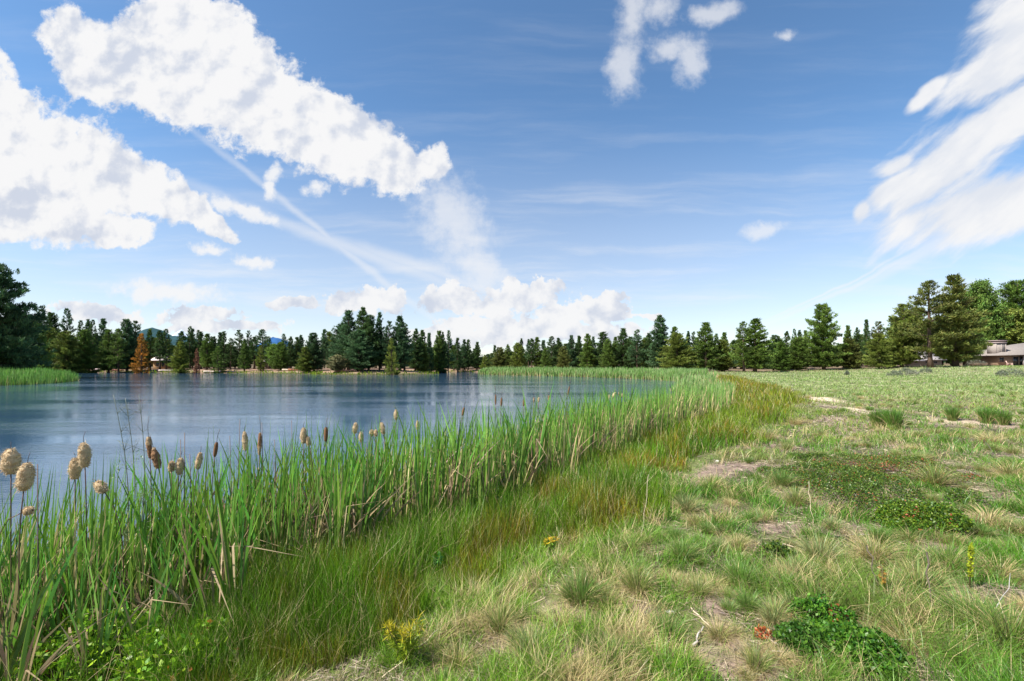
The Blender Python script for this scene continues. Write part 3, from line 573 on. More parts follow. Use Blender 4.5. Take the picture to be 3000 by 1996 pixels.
while placed < 290 and tries < 60000:
    tries += 1
    D = 2.5*(16/2.5)**r2.random(); xx = r2.uniform(-1.2, .45)*D; dd = shore(xx, D)[0]
    corner = D < 4.6 and xx/D < -.6
    if -.65 < dd < (1.9 if corner else cat_outer(D)-.1):
        if corner and r2.random() < .45: continue
        if any((xx-p[0])**2+(D-p[1])**2 < (.055*D/3)**2 for p in pos): continue
        pos.append((xx, D)); zz = float(np.ravel(height(xx, D))[0]); e = link('cattail_plant', FANS[placed % 12], loc=(xx, D, zz-.03))
        s = r2.uniform(.82, 1.08)*np.interp(D, [4, 6, 12, 18], [1, 1.12, 1.12, .9])*(.80 if D < 4.2 and xx/D < -.7 else 1)*(.9 if dd > 1 and D < 5 else 1); e.scale = (s, s, s); e.rotation_euler = (r2.normal(0, .04), r2.normal(0, .04), r2.random()*6.28)
        tag(e, 'leafy cattail plant without a seed head in the band along the near bank', 'cattail', 'leafy cattails along the near bank'); placed += 1
# seed heads: column, row, head height px, width px, distance, look, tilt(deg, + right), label
HEADS = [(32,1352,78,48,3.0,'f',0,'fluffy pale cattail head, leftmost of all, on a bare stem'),(75,1397,86,46,2.85,'f',8,'large fluffy cattail head, second from the left edge, leaning right'),
(220,1373,66,33,3.35,'f',0,'lower fluffy head of the pair in front of the thin sapling'),(247,1333,76,35,3.3,'f',-3,'upper fluffy head of the pair in front of the thin sapling'),(295,1427,42,33,3.3,'f',-38,'short fluffy head drooping left below the thin sapling'),
(84,1497,26,28,3.0,'f',80,'small fluffy head lying sideways among the leaves under the two leftmost heads'),(437,1311,66,15,3.9,'m',-4,'tall mottled brown head with a bent tip, left of a twin pair'),(457,1342,66,22,3.9,'m',-14,'mottled brown head leaning left, right of a twin pair'),
(503,1366,32,18,4.0,'f',0,'small pale head half hidden in leaves left of the bare stalks'),(527,1366,52,24,4.0,'f',6,'pale head beside the tall bare stalks'),(583,1350,52,19,4.2,'f',10,'bulging pale head with a small knob above it'),(632,1317,44,13,4.3,'b',8,'thin light brown cut-off head leaning right'),
(718,1292,58,18,4.7,'f',-4,'ragged pale head tapering downwards, with a long thin tip'),(761,1300,68,12,4.8,'m',2,'long narrow brown head with a long thin tip'),(889,1276,48,20,5.2,'f',0,'pale waisted head with a smaller one at its side'),(903,1292,30,15,5.2,'f',-14,'small pale head hanging at the side of the waisted one'),
(955,1273,44,14,5.3,'b',1,'smooth brown upright head standing alone above water'),(1041,1254,34,17,6.0,'f',6,'curled pale head right of the smooth brown one'),(1058,1280,32,15,6.0,'f',-4,'pale head low among leaves right of the curled one'),(1089,1268,20,14,6.1,'f',0,'left small head of a low touching pair'),(1101,1269,22,13,6.1,'f',0,'right small head of a low touching pair'),
(1120,1255,36,18,6.2,'f',-12,'pale head leaning left, right of the low touching pair'),(1160,1215,32,14,6.6,'f',0,'pale oval head standing highest over the middle water'),(1223,1246,28,11,7.0,'f',0,'pale narrow head right of the highest oval one'),
(1357,1206,26,8,8.0,'b',12,'dark brown slanted head in the centre of the bed'),(1452,1171,30,6,9.2,'b',0,'left brown head of two close upright ones over the water'),(1469,1178,26,7,9.2,'b',4,'right brown head of two close upright ones over the water'),(1534,1181,20,6,10,'b',0,'small dark head just above the leaves, right of the upright two'),
(1564,1172,16,5,10,'m',0,'green-brown head at the leaf tops, first of a loose row of three'),(1578,1171,16,6,10.5,'f',0,'pale brown head, second of a loose row of three'),(1608,1166,16,6,11,'m',0,'reddish head, third of a loose row of three'),(1666,1145,26,5,11,'b',12,'slim dark head on a tall stem slanting right over the water'),
(1784,1164,16,6,13.5,'f',6,'pale pink-brown head at the left of the far group'),(1799,1157,18,9,13.5,'f',22,'broad orange-tan head leaning right in the far group'),(1813,1154,12,4,14,'m',0,'thin reddish head in the far group'),(1822,1158,12,4,14,'f',14,'tiny pale head at the right end of the far group')]
def lathe(prof, seg, rs, cols, jit, r, lean=0):
    K = len(prof); th = np.arange(seg)/seg*6.2832; rad = rs[:, None]*(1+jit*r.normal(size=(K, seg)))
    V = np.stack([rad*np.cos(th), rad*np.sin(th), np.repeat(prof[:, None], seg, 1)], -1).reshape(-1, 3)
    i = np.arange(K-1)[:, None]*seg; j = np.arange(seg)[None]; k = (j+1) % seg
    return V, np.stack([i+j, i+k, i+seg+k, i+seg+j], -1).reshape(-1, 4), np.repeat(cols, seg, 0)
for hi, (px, py, hp, wp, D, look, tilt, lab) in enumerate(HEADS):
    r = np.random.default_rng(300+hi); x = (px-HX)/F*D; zc = CAMZ-(py-HY)/F*D; Ln = hp/F*D*.95; Wd = wp/F*D*.82; tl = R(tilt)
    ax = np.array([math.sin(tl), 0, math.cos(tl)]); bot = np.array([x, D, zc])-ax*Ln/2; topp = bot+ax*Ln
    fx = x-math.tan(min(max(tl*.35, -.2), .2))*(bot[2])*.5; gz = float(np.ravel(height(fx, D))[0])
    e = empty('cattail', (fx, D, gz)); o = np.array([fx, D, gz])
    t = np.linspace(0, 1, 9)[:, None]; p0 = np.array([0, 0, -.05]); p3 = bot-o; p2 = p3-ax*min(.35, p3[2]*.4); p1 = np.array([0, 0, p3[2]*.4])
    cur = (1-t)**3*p0+3*(1-t)**2*t*p1+3*(1-t)*t*t*p2+t**3*p3; a = Acc()
    sc_ = np.where(t < .5, 1, 0)*np.array([.16, .20, .05])+np.where(t < .5, 0, 1)*np.array([.13, .08, .06])
    a.tube(cur, max(.0035, .0007*D), 6, np.vstack([np.repeat(sc_, 6, 0)])) ; link('stem', a.mesh('stem', True), m_grass, e)
    # head
    K = 18; s = np.linspace(0, 1, K); a = Acc()
    if look == 'f': rs = Wd/2*np.sin(np.pi*np.clip(s*.93+.05, 0, 1))**.55*(.92+.16*r.random(K)); base_c = np.array([.56, .43, .27])
    elif look == 'm': rs = Wd/2*np.sin(np.pi*np.clip(s*.95+.03, 0, 1))**.3*np.interp(s, np.linspace(0, 1, 6), .72+.45*r.random(6)); base_c = np.array([.27, .15, .085])
    else: rs = Wd/2*np.sin(np.pi*np.clip(s*.96+.02, 0, 1))**.22; base_c = np.array([.19, .10, .055])
    cols = base_c*(.9+.2*r.random((K, 1)))
    if look == 'm': cols = np.where((vnoise(s*9, s*0+hi, 1.6) > .58)[:, None], np.array([.50, .37, .23]), cols)
    V, Fq, cc = lathe(s*Ln, 12, rs, cols, .07 if look == 'f' else (.16 if look == 'm' else .01), r)
    nh = {'f': 1800, 'm': 700, 'b': 0}[look]
    def rot(V):
        c_, s_ = math.cos(tl), math.sin(tl); W = V.copy(); W[:, 0] = V[:, 0]*c_+V[:, 2]*s_; W[:, 2] = -V[:, 0]*s_+V[:, 2]*c_; return W+(bot-o)
    a.add(rot(V), F4=Fq, col=cc)
    if nh:
        nh = int(nh*min(1, 5/D)); sh = r.random(nh); th = r.random(nh)*6.283; rr_ = np.interp(sh, s, rs)*.9; bp_ = np.column_stack([rr_*np.cos(th), rr_*np.sin(th), sh*Ln])
        dr = np.column_stack([np.cos(th), np.sin(th), r.normal(-.25, .6, nh)]); ln = r.uniform(.004, .022, nh)*(.5+1.2*(np.sin(th*3+sh*9)*.5+.5)*r.random(nh))*max(.6, Wd/.09); tg = np.cross(dr, r.normal(size=(nh, 3))); tg /= np.linalg.norm(tg, axis=1)[:, None]; wd = .0022
        Vh = np.stack([bp_-tg*wd, bp_+tg*wd, bp_+dr*ln[:, None]], 1).reshape(-1, 3); ch = np.repeat((np.array([.60, .47, .31]) if look == 'f' else np.array([.40, .26, .16]))*(.75+.5*r.random((nh, 1))), 3, 0)
        a.add(rot(Vh), F3=np.arange(nh*3).reshape(-1, 3), col=ch)
    link('seed_head', a.mesh('seed_head', look != 'f'), m_fluff, e)
    a = Acc(); k = Ln*(.35 if look == 'f' else .8)*(.7+.6*r.random()); q = topp-o; a.tube([q-ax*.02, q+ax*k*.5, q+ax*k+np.array([r.normal(0, .012), 0, 0])], [max(.0016, .00045*D)]*3, 5, (.10, .07, .06)); link('spike', a.mesh('spike'), m_grass, e)
    nl = 6; a = Acc(); base = np.column_stack([r.normal(0, .03, nl), r.normal(0, .03, nl), np.zeros(nl)]); cg = np.tile([.085, .25, .022], (nl, 1))*r.uniform(.7, 1.4, (nl, 1)); cg[0] = (.42, .31, .18)
    a.blades(base, r.uniform(.8, 1.2, nl)*(1.0 if D > 3.6 else .78), max(.016, .0016*D), r.random(nl)*6.28, r.uniform(.05, .25, nl), cg*.8, cg, levels=7, r=r); link('leaves', a.mesh('leaves'), m_grass, e)
    tag(e, lab, 'cattail', 'cattails with seed heads on the near bank')
# bare stalks
for (px, tp, D, lab) in [(541,1268,4.0,'tall bare brown stalk left of the bulging pale head'),(529,1288,4.1,'thin bare stalk rising from the pale head beside the tallest bare one'),(556,1330,4.0,'short bare stalk right of the tallest bare one'),(673,1277,4.6,'bare stalk half way between two ragged heads'),(703,1228,4.8,'bare stalk at the left of the ragged tapering head'),(767,1238,4.8,'bare stalk touching the long narrow brown head'),(854,1232,5.2,'straight bare stalk left of the waisted head'),(804,1288,4.9,'reddish bare stalk right of the long narrow head'),(110,1360,2.95,'thin bent stalk right of the large fluffy head')]:
    x = (px-HX)/F*D; zt = CAMZ-(tp-HY)/F*D; g = float(np.ravel(height(x, D))[0]); a = Acc(); bx = random.uniform(-.03, .03)
    a.tube([(0, 0, -.03), (bx, 0, (zt-g)*.5), (0, 0, zt-g)], [.005, .0042, .003], 5, (.13, .085, .075)); o = link('dry_stalk', a.mesh('dry_stalk', True), m_grass, loc=(x, D, g)); tag(o, lab, 'stalk', 'bare stalks among the cattails')

# ---------------------------------------------------------------- low shrubs, tussocks and other single plants
def shrub(px, py, rxp, hgt, N, lab, cols, leaf=.022, stem=True, name='low_shrub', cat='shrub', group='low shrubs in the meadow', depth=None, asp=.6, red=0.0, accent=(.34, .10, .04), seed=0):
    r = np.random.default_rng(int(px*3+py)+seed); gx, gy, gz = ground_at(px, py); rx = rxp/F*gy; ry = depth if depth else rx*.9
    e = empty(name, (gx, gy, gz)); th = r.random(N)*6.283; q = np.sqrt(r.random(N)); X = np.cos(th)*q*rx; Y_ = np.sin(th)*q*ry
    edge = .35+1.25*fbm(X+gx, Y_+gy, max(rx, .3)*.6, 3, 4); q2 = q/edge; keep = (q2 < 1) & (r.random(N) < ss(.25, .55, fbm(X+gx, Y_+gy, .16, 71, 3))+.1); X, Y_, q2 = X[keep], Y_[keep], q2[keep]; n = len(X)
    zt = hgt*np.sqrt(np.clip(1-q2**2, 0, 1))*(.6+.8*fbm(X+gx, Y_+gy, max(.12, rx*.3), 9, 3)); Zl = zt*(.25+.75*r.random(n)**.6)+.03*r.random(n)**4
    gl = height(X+gx, Y_+gy)-gz; cen = np.column_stack([X, Y_, gl+Zl]); c0 = np.array(cols[0]); c1 = np.array(cols[1]); tt = r.random(n)
    colr = lerp(np.tile(c0, (n, 1)), c1, tt**1.5)*(.45+.9*r.random((n, 1))); rd = r.random(n) < .5*red*ss(.5, .7, fbm(X+gx, Y_+gy, .15, 33, 2))*2.0; colr[rd] = accent
    V, F_, cl_ = leaves(cen, np.maximum(leaf*(.7+.6*r.random(n)), .0013*gy), asp, colr, r, .3); a = Acc(); a.add(V, F4=F_, col=cl_); link('foliage', a.mesh('foliage'), m_leaf, e)
    if stem:
        a = Acc(); ns_ = max(8, int(n/160))
        for k in range(ns_):
            i = r.integers(n); p = cen[i]; a.tube([(0, 0, .005), (p[0]*.55, p[1]*.55, .01+p[2]*.3), tuple(p)], [.004, .003, .002], 4, (.16, .10, .07))
        link('stems', a.mesh('stems'), m_bark, e)
    tag(e, lab, cat, group); return e
KN = ((.035, .10, .012), (.15, .21, .022)); KD = ((.05, .13, .016), (.13, .22, .02))
shrub(2420,1395,190,.11,17000,'wide low mat of olive leaves left of the larger dark shrub',KN,red=.10)
shrub(2600,1372,215,.12,18000,'low leafy mat with brown-red flecks in the middle right of the meadow',((.07,.13,.02),(.17,.22,.03)),red=.3)
shrub(2360,1345,60,.08,3500,'small low mat at the far left end of the leafy strip',KN)
shrub(2500,1455,190,.13,12000,'olive leafy mat directly behind the biggest shrub',KN,red=.08)
shrub(2690,1545,125,.24,14000,'biggest dark green shrub with yellow-green leaves at right',((.04,.12,.012),(.20,.27,.02)),red=.1,leaf=.024)
shrub(2830,1480,60,.16,2500,'yellow-green leafy clump right of the biggest shrub',KN)
shrub(2270,1640,62,.13,2600,'small dark leafy shrub among pale tussocks',((.04,.10,.015),(.16,.21,.03)),red=.12,leaf=.026)
shrub(2430,1840,105,.14,5200,'bright green leafy mound near the bottom right',((.035,.14,.012),(.13,.27,.02)),red=.18,leaf=.024)
shrub(2540,1935,120,.14,7000,'green leafy mat at the bottom edge below the bright mound',((.035,.13,.012),(.12,.24,.02)),leaf=.024)
shrub(2340,1900,80,.10,3500,'dark leafy patch left of the bright green mound',((.03,.10,.012),(.10,.20,.02)),leaf=.024)
shrub(2240,1868,30,.05,260,'small patch of bright red leaves near the bottom',((.45,.06,.03),(.35,.20,.05)),leaf=.02)
shrub(2325,1880,12,.06,120,'tiny tuft of red leaves between the red patch and the green mound',((.55,.07,.03),(.6,.15,.05)),leaf=.026)
for (px,py,w_,h_,lab) in [(2620,1104,22,.7,'grey sage bush, left of the close three in the far meadow'),(2652,1092,14,.7,'small sage bush, upper one of the close three'),(2672,1102,18,.7,'pale sage bush, right of the close three'),(2713,1094,15,.8,'dark sage bush standing alone before the thick pine trunk'),(2862,1078,26,1.3,'big pale grey bush left of the house'),(2968,1105,30,.9,'long dark sage bush right of the meadow below the house'),(2481,1100,7,.5,'small dark bush in the far middle meadow'),(2935,1086,14,.5,'dark bush in front of the terrace chair')]:
    shrub(px,py,w_,h_,1400,lab,((.17,.19,.13),(.36,.36,.27)) if 'pale' in lab else ((.09,.12,.075),(.26,.28,.2)),leaf=.12,asp=.35,name='sage_bush',cat='bush',group='sage bushes in the far meadow',depth=None)
# leafy weeds in the bottom left corner
for (px,py,w_,h_,n_,lab) in [(560,1975,150,.30,2200,'broad-leaved green bush, fourth from the bottom left corner'),(450,1830,120,.34,1700,'leafy bush right of the yellow-green one, behind the corner bushes'),(60,1960,190,.42,3600,'broad-leaved green bush in the bottom left corner'),(240,1985,180,.40,3400,'broad-leaved green bush, second from the bottom left corner'),(400,1975,150,.38,2800,'broad-leaved green bush, third from the bottom left corner'),(340,1840,130,.36,1800,'yellow-green leafy bush behind the corner bushes'),(160,1860,130,.38,1800,'leafy bush under the cattail fans at left')]:
    shrub(px,py,w_,h_,n_,lab,((.11,.28,.015),(.34,.50,.03)),leaf=.042,name='leafy_bush',cat='bush',group='leafy bushes in the bottom left',asp=.62,red=.05,accent=(.45,.12,.03))
def tussock_mesh(seed, n=420, h=.28, straw=.35, c1=(.08, .20, .03), sp=.06, out=.9, wd=.0032):
    r = np.random.default_rng(seed); a = Acc(); az = r.random(n)*6.283; q = r.random(n)**.5; base = np.column_stack([np.cos(az)*q*sp, np.sin(az)*q*sp, np.full(n, -.01)])
    st_ = r.random(n) < straw; bend = q*out*(.3+.8*r.random(n)); bend[st_] = np.clip(bend[st_]*1.7+.3, 0, 1.6)
    ct = np.tile(c1, (n, 1))*r.uniform(.6, 1.6, (n, 1)); ct[:, 0] *= r.uniform(.8, 1.6, n); ct[st_] = C_ST*r.uniform(.7, 1.2, (st_.sum(), 1)); cb = ct*.6+np.array([.3, .22, .1])*.4
    a.blades(base, h*r.uniform(.5, 1.1, n), wd, az+r.normal(0, .4, n), bend, cb, ct, levels=5, r=r, droop=.3)
    return a.mesh('grass_tussock')
TU = {'g': [tussock_mesh(1, 520, .24, .10, (.07, .20, .025)), tussock_mesh(2, 520, .24, .22, (.08, .21, .03))], 's': [tussock_mesh(3, 480, .22, .75, (.15, .24, .05)), tussock_mesh(4, 480, .2, .9, (.2, .25, .08))], 'm': [tussock_mesh(5, 520, .25, .45, (.13, .24, .05)), tussock_mesh(6, 520, .24, .4, (.17, .26, .09))], 'r': [tussock_mesh(7, 700, .55, .05, (.06, .17, .02), .13, .45, .012), tussock_mesh(8, 700, .55, .1, (.06, .19, .02), .14, .5, .012)]}
for v_ in TU.values():
    for q in v_: q.materials.append(m_grass)
TL = [(2573,1252,'r',1.0,'left of the two upright dark green tufts in the mid meadow'),(2618,1256,'r',1.05,'right of the two upright dark green tufts in the mid meadow'),(2790,1232,'r',.8,'dark green tuft at the edge of the sandy patch at right'),(2890,1240,'r',.9,'yellow-green upright tuft behind the sandy patch'),(2940,1245,'r',.8,'dark tuft right of the yellow-green upright one'),
(1555,1940,'m',1.5,'big tussock with straw spilling left at the bottom centre'),(1870,1735,'m',1.5,'tussock with orange foot above the dark soil hole'),(1700,1770,'g',1.9,'large dark green tussock in the middle of the near meadow'),(1465,1850,'m',1.3,'tussock with tan straw at its left, above the bottom centre one'),(1640,1840,'s',1.2,'pale straw tussock below the large dark green one'),
(1850,1620,'m',1.2,'tussock with pinkish straw left of a long dry stem'),(2170,1720,'g',1.5,'dark green fine tussock left of the bright green mound'),(2105,1870,'s',1.0,'straw tussock above the grey debris heap'),(2400,1650,'m',1.9,'wide pale green tussock right of the small dark shrub'),(2560,1640,'s',2.0,'flat straw tussock swept to the right'),(2340,1700,'m',1.3,'tussock in front of the wide pale green one'),
(2160,1610,'s',1.3,'straw tussock left of the small dark shrub'),(2580,1590,'g',1.3,'green tussock behind the swept straw one'),(2330,1480,'m',1.8,'round pale green tussock on bare soil in the middle'),(2010,1500,'m',1.8,'yellow-green tussock left of bare soil'),(2080,1440,'s',2.0,'grey straw tussock behind the yellow-green one'),(2290,1425,'g',1.8,'dark tussock before the leafy strip'),
(2740,1420,'m',2.2,'blue-green fine tussock behind the biggest shrub'),(2900,1540,'s',2.0,'pale straw tussock right of the biggest shrub'),(2960,1400,'s',2.4,'grey straw tussock at the right edge'),(2900,1300,'s',2.6,'pale grey tussock far right of the leafy mats'),(1950,1880,'g',1.3,'green tussock below the dark soil hole'),(2000,1640,'g',1.5,'bright green tussock in the near meadow centre right'),
(1340,1960,'s',1.1,'tan straw tussock in the bottom centre left'),(1800,1960,'g',1.3,'green tussock at the bottom edge centre right'),(2250,1290,'s',2.6,'tan tussock at the right edge of the sedge'),(2330,1245,'s',2.4,'whitish tussock beyond the sedge corner'),(2690,1750,'m',1.9,'tangled pale tussock near the bottom right'),(2850,1850,'g',2.0,'dark green grass clump near the bottom right corner'),
(2780,1680,'m',1.8,'tussock around the yellow-green stalk'),(2930,1700,'s',1.9,'straw tussock at the right edge, lower part'),(2960,1900,'m',2.1,'dark mixed clump in the bottom right corner'),(2640,1870,'s',1.5,'pale matted tussock right of the bright green mound')]
for k, (px, py, kd, s, lab) in enumerate(TL):
    gx, gy, gz = ground_at(px, py); o = link('grass_tussock', TU[kd][k % 2], loc=(gx, gy, gz)); s *= .72 if kd != 'r' else 1; o.scale = (s, s, s*.9) if kd != 'r' else (s*.95, s*.95, s*.95); o.rotation_euler = (0, 0, random.random()*6.28)
    tag(o, lab, 'tussock', 'grass tussocks in the meadow')
# unlabelled-by-look tussocks scattered through the meadow
r = np.random.default_rng(77); k = 0
while k < 260:
    D = 2.4*(30/2.4)**r.random(); xx = r.uniform(-.35, 1.15)*D; dd = shore(xx, D)[0]
    if dd < cat_outer(D)+2.4 or in_shrub(np.array([xx]), np.array([D]))[0]: continue
    kd = r.choice(['g', 's', 'm', 'm']); zz = float(np.ravel(height(xx, D))[0]); o = link('grass_tussock', TU[kd][k % 2], loc=(xx, D, zz)); s = r.uniform(.4, .85)*(1+D/30)
    o.scale = (s, s, s*.75); o.rotation_euler = (r.normal(0, .1), r.normal(0, .1), r.random()*6.28)
    tag(o, 'one of the many small grass tussocks scattered through the meadow', 'tussock', 'small tussocks scattered in the meadow'); k += 1
# dry stems and fallen sticks on the meadow
def stick(pts, rad, colr, lab, name='dead_stick', cat='stick'):
    rad *= .6
    P3 = []
    for (px, py, up) in pts: gx, gy, gz = ground_at(px, py); P3.append((gx, gy, gz+up))
    P3 = np.array(P3); o0 = P3[0].copy(); q = np.linspace(0, len(P3)-1, 9); C3 = np.column_stack([np.interp(q, range(len(P3)), P3[:, i]) for i in range(3)])-o0; C3[1:-1] += rng.normal(0, .008, (7, 3))
    a = Acc(); a.tube(C3, np.linspace(rad, rad*.5, 9), 5, colr); o = link(name, a.mesh(name, True), m_wood, loc=o0); tag(o, lab, cat, 'dry sticks lying in the meadow')
BR, PL, GY = (.16, .10, .075), (.52, .42, .30), (.42, .38, .36)
stick([(1600,1735,.01),(1645,1680,.05),(1690,1620,.12)],.006,BR,'brown twig leaning right below the yellow plant')
stick([(1560,1718,.03),(1625,1728,.03)],.006,PL,'short pale stick beside the leaning brown twig')
stick([(1525,1800,.02),(1600,1760,.03)],.008,PL,'pale stick lying left of the large dark green tussock')
stick([(1670,1676,.04),(1805,1680,.05)],.006,PL,'pale seed stem lying level above the large dark green tussock')
stick([(1775,1565,.05),(1805,1625,.05),(1845,1675,.02)],.006,PL,'long dry stem slanting down right of the centre')
stick([(1900,1500,.45),(1880,1600,.02)],.004,PL,'thin dry stem standing upright left of the bare soil')
stick([(1120,1995,.02),(1210,1940,.05),(1290,1885,.1)],.009,PL,'long pale fallen stem at the bottom centre left')
stick([(2870,1865,.05),(2930,1820,.12),(2960,1775,.22)],.005,(.42,.39,.37),'whitish curved twig near the right edge')
stick([(2025,1790,.02),(2105,1870,.02)],.009,PL,'pale stick crossing the debris left of the straw tussock')
stick([(2480,1915,.06),(2680,1912,.08)],.005,PL,'long level dry stem across the leafy mat at the bottom')
stick([(2370,1500,.35),(2385,1560,.02)],.004,PL,'short dry stem standing on the bare soil')
stick([(2540,1690,.25),(2580,1770,.02)],.009,(.10,.08,.06),'dark bare twig standing right of the pale tussocks')
stick([(2715,1740,.3),(2725,1800,.12),(2775,1860,.02)],.010,(.10,.08,.06),'dark forked twig near the bottom right')
stick([(2030,1900,.02),(2060,1850,.03)],.012,GY,'grey stick on the debris heap at the bottom')
stick([(2430,1575,.01),(2560,1572,.02)],.008,GY,'grey stick lying on bare soil before the biggest shrub')
stick([(2880,1330,.25),(2960,1400,.05),(3010,1460,.02)],.008,(.12,.09,.08),'dark branches at the right edge behind the leafy clump')
# flowering and odd plants
def sprig(px, py, hgt, n, lab, cg, ctop, name, cat, leaf=.03, spread=.05, nst=5, asp=.25):
    r = np.random.default_rng(px+py); gx, gy, gz = ground_at(px, py); e = empty(name, (gx, gy, gz)); a = Acc(); b_ = Acc()
    for k in range(nst):
        az = r.random()*6.28; tip = np.array([math.cos(az)*spread*r.random(), math.sin(az)*spread*r.random(), hgt*r.uniform(.7, 1)]); a.tube([(0, 0, -.02), tip*np.array([.4, .4, .5]), tip], [.005, .004, .002], 5, (.16, .14, .05))
        f = .3+.7*r.random(n); cen = tip*f[:, None]; cl_ = np.where((f > .8)[:, None], ctop, cg)*(.7+.6*r.random((n, 1))); V, F_, c_ = leaves(cen, leaf*(.7+.6*r.random(n)), asp, cl_, r, .6); b_.add(V, F4=F_, col=c_)
    link('stem', a.mesh('stem'), m_grass, e); link('foliage', b_.mesh('foliage'), m_leaf, e); tag(e, lab, cat)
sprig(1612,1625,.17,50,'small green plant with a yellow top in the sedge edge',(.16,.30,.03),(.60,.42,.03),'yellow_plant','plant',.04,.07,6)
sprig(1195,1960,.30,110,'yellow-green feathery plant at the bottom centre left',(.22,.30,.02),(.42,.36,.02),'feathery_plant','plant',.05,.14,9,.10)
sprig(1280,1700,.22,70,'bluish green leafy sprig in the dark sedge',(.07,.26,.06),(.12,.34,.08),'leafy_sprig','plant',.045,.05,3)
sprig(2840,1730,.36,160,'forked yellow-green moss-covered stalk near the right edge',(.34,.40,.02),(.30,.36,.02),'mossy_stalk','plant',.022,.05,2,.5)
sprig(2592,1755,.30,24,'dry orange-brown stalk right of the pale tussocks',(.42,.22,.04),(.30,.16,.05),'dry_plant','plant',.03,.03,3)
for (px, py, D, hh_, lab) in [(365,1160,3.7,1.0,'thin sapling with feathery leaves before the water, middle stem of three'),(330,1150,3.7,1.0,'thin bent sapling before the water, left stem of three'),(405,1150,3.7,1.0,'thin curved sapling before the water, right stem of three')]:
    r = np.random.default_rng(px); x0 = (300+(px-365)*.2+20-HX)/F*D; xt = (px-HX)/F*D; g = float(np.ravel(height(x0, D))[0]); zt = CAMZ-(py-HY)/F*D; e = empty('sapling', (x0, D, g)); a = Acc()
    q = np.linspace(0, 1, 14); bow = np.sin(q*math.pi)*.10*(1 if px > 340 else 1.1); C3 = np.column_stack([(xt-x0)*q+bow, .05*np.sin(q*3), (zt-g)*q-.02]); a.tube(C3, np.linspace(.006, .0016, 14), 5, (.20, .22, .14))
    tw = []
    for k in range(16):
        i = r.integers(5, 13); p = C3[i]; t_ = p+np.array([r.normal(0, .06), r.normal(0, .06), r.uniform(.05, .14)]); a.tube([p, t_], [.0016, .0009], 4, (.2, .22, .14)); tw.append(t_)
    link('stem', a.mesh('stem'), m_grass, e); tw = np.array(tw)[np.array([t_[2] < .72*(zt-g) for t_ in tw])]; cen = np.repeat(tw, 14, 0)+r.normal(0, .022, (len(tw)*14, 3)); a = Acc(); V, F_, c_ = leaves(cen, .03, .2, np.array([.16, .24, .10]), r, 1.0); a.add(V, F4=F_, col=c_); link('foliage', a.mesh('foliage'), m_leaf, e)
    tag(e, lab, 'sapling', 'thin saplings before the water')
shp = np.random.default_rng(9)
for (px, py, s_, lab) in [(2102,1353,.03,'small pale stone on the bare patch'),(1965,1795,.022,'pale stone in the dark soil hole')]:
    gx, gy, gz = ground_at(px, py); a = Acc(); s = np.linspace(0, 1, 7); V, Fq, cc = lathe(s*s_*1.2, 9, s_*np.sin(np.pi*np.clip(s, .02, .98))**.6, np.tile([.55, .52, .47], (7, 1)), .15, shp); V[:, 0] *= 1.4; a.add(V, F4=Fq, col=cc)
    tag(link('stone', a.mesh('stone', True), m_stone, loc=(gx, gy, gz-.01)), lab, 'stone')

# ---------------------------------------------------------------- houses
def roof_part(name, P, faces, colr, parent, thick=.18):
    a = Acc(); V = np.array(P, float); n_ = len(V); a.add(np.vstack([V, V-[0, 0, thick]]), col=colr)
    for f in faces:
        f = list(f); (a.F4 if len(f) == 4 else a.F3).append(np.array([f])); (a.F4 if len(f) == 4 else a.F3).append(np.array([[q+n_ for q in f[::-1]]]))
    ed = {}
    for f in faces:
        for u, v_ in zip(f, list(f[1:])+[f[0]]): ed[(u, v_)] = 1
    for (u, v_) in ed:
        if (v_, u) not in ed: a.F4.append(np.array([[v_, u, u+n_, v_+n_]]))
    return link(name, a.mesh(name), m_roof, parent)
WALL, ROOF, TRIM = (.26, .18, .125), (.21, .185, .17), (.22, .19, .18)
bz = float(np.ravel(height(116, 104))[0]); e = empty('house', (110.8, 103.5, bz))
a = Acc(); a.box((.9, 1.2, -.5), (6.0, 9, 2.55), WALL); wl = link('wall', a.mesh('wall'), m_wood, e)
a = Acc(); a.box((6.003, 2.6, -.5), (16, 9, 2.75), (.17, .13, .11)); link('wall', a.mesh('wall'), m_wood, e)['label'] = 'dark recessed porch wall'
rf = roof_part('roof', [(-.3, .2, 2.45), (6.4, .2, 2.6), (17, .2, 2.9), (17, 10, 2.9), (-.3, 10, 2.45), (8.2, 5.2, 5.0), (17, 5.2, 6.2)], [(0, 1, 5), (1, 2, 6, 5), (3, 4, 5, 6), (4, 0, 5)], ROOF, e)
a = Acc(); a.box((1.0, 1.6, 2.3), (3.3, 3.6, 5.25), (.27, .235, .215)); a.box((.85, 1.45, 5.253), (3.45, 3.75, 5.45), (.33, .27, .26)); a.box((1.0, 1.6, 5.453), (3.3, 3.6, 5.75), (.25, .19, .18)); a.box((.8, 1.4, 5.753), (3.5, 3.8, 5.9), (.36, .28, .28))
for q in (1.0, 2.2, 3.22): a.box((q-.04, 1.55, 2.3), (q+.08, 1.597, 5.25), (.40, .34, .31))
link('chimney', a.mesh('chimney'), m_wood, rf)
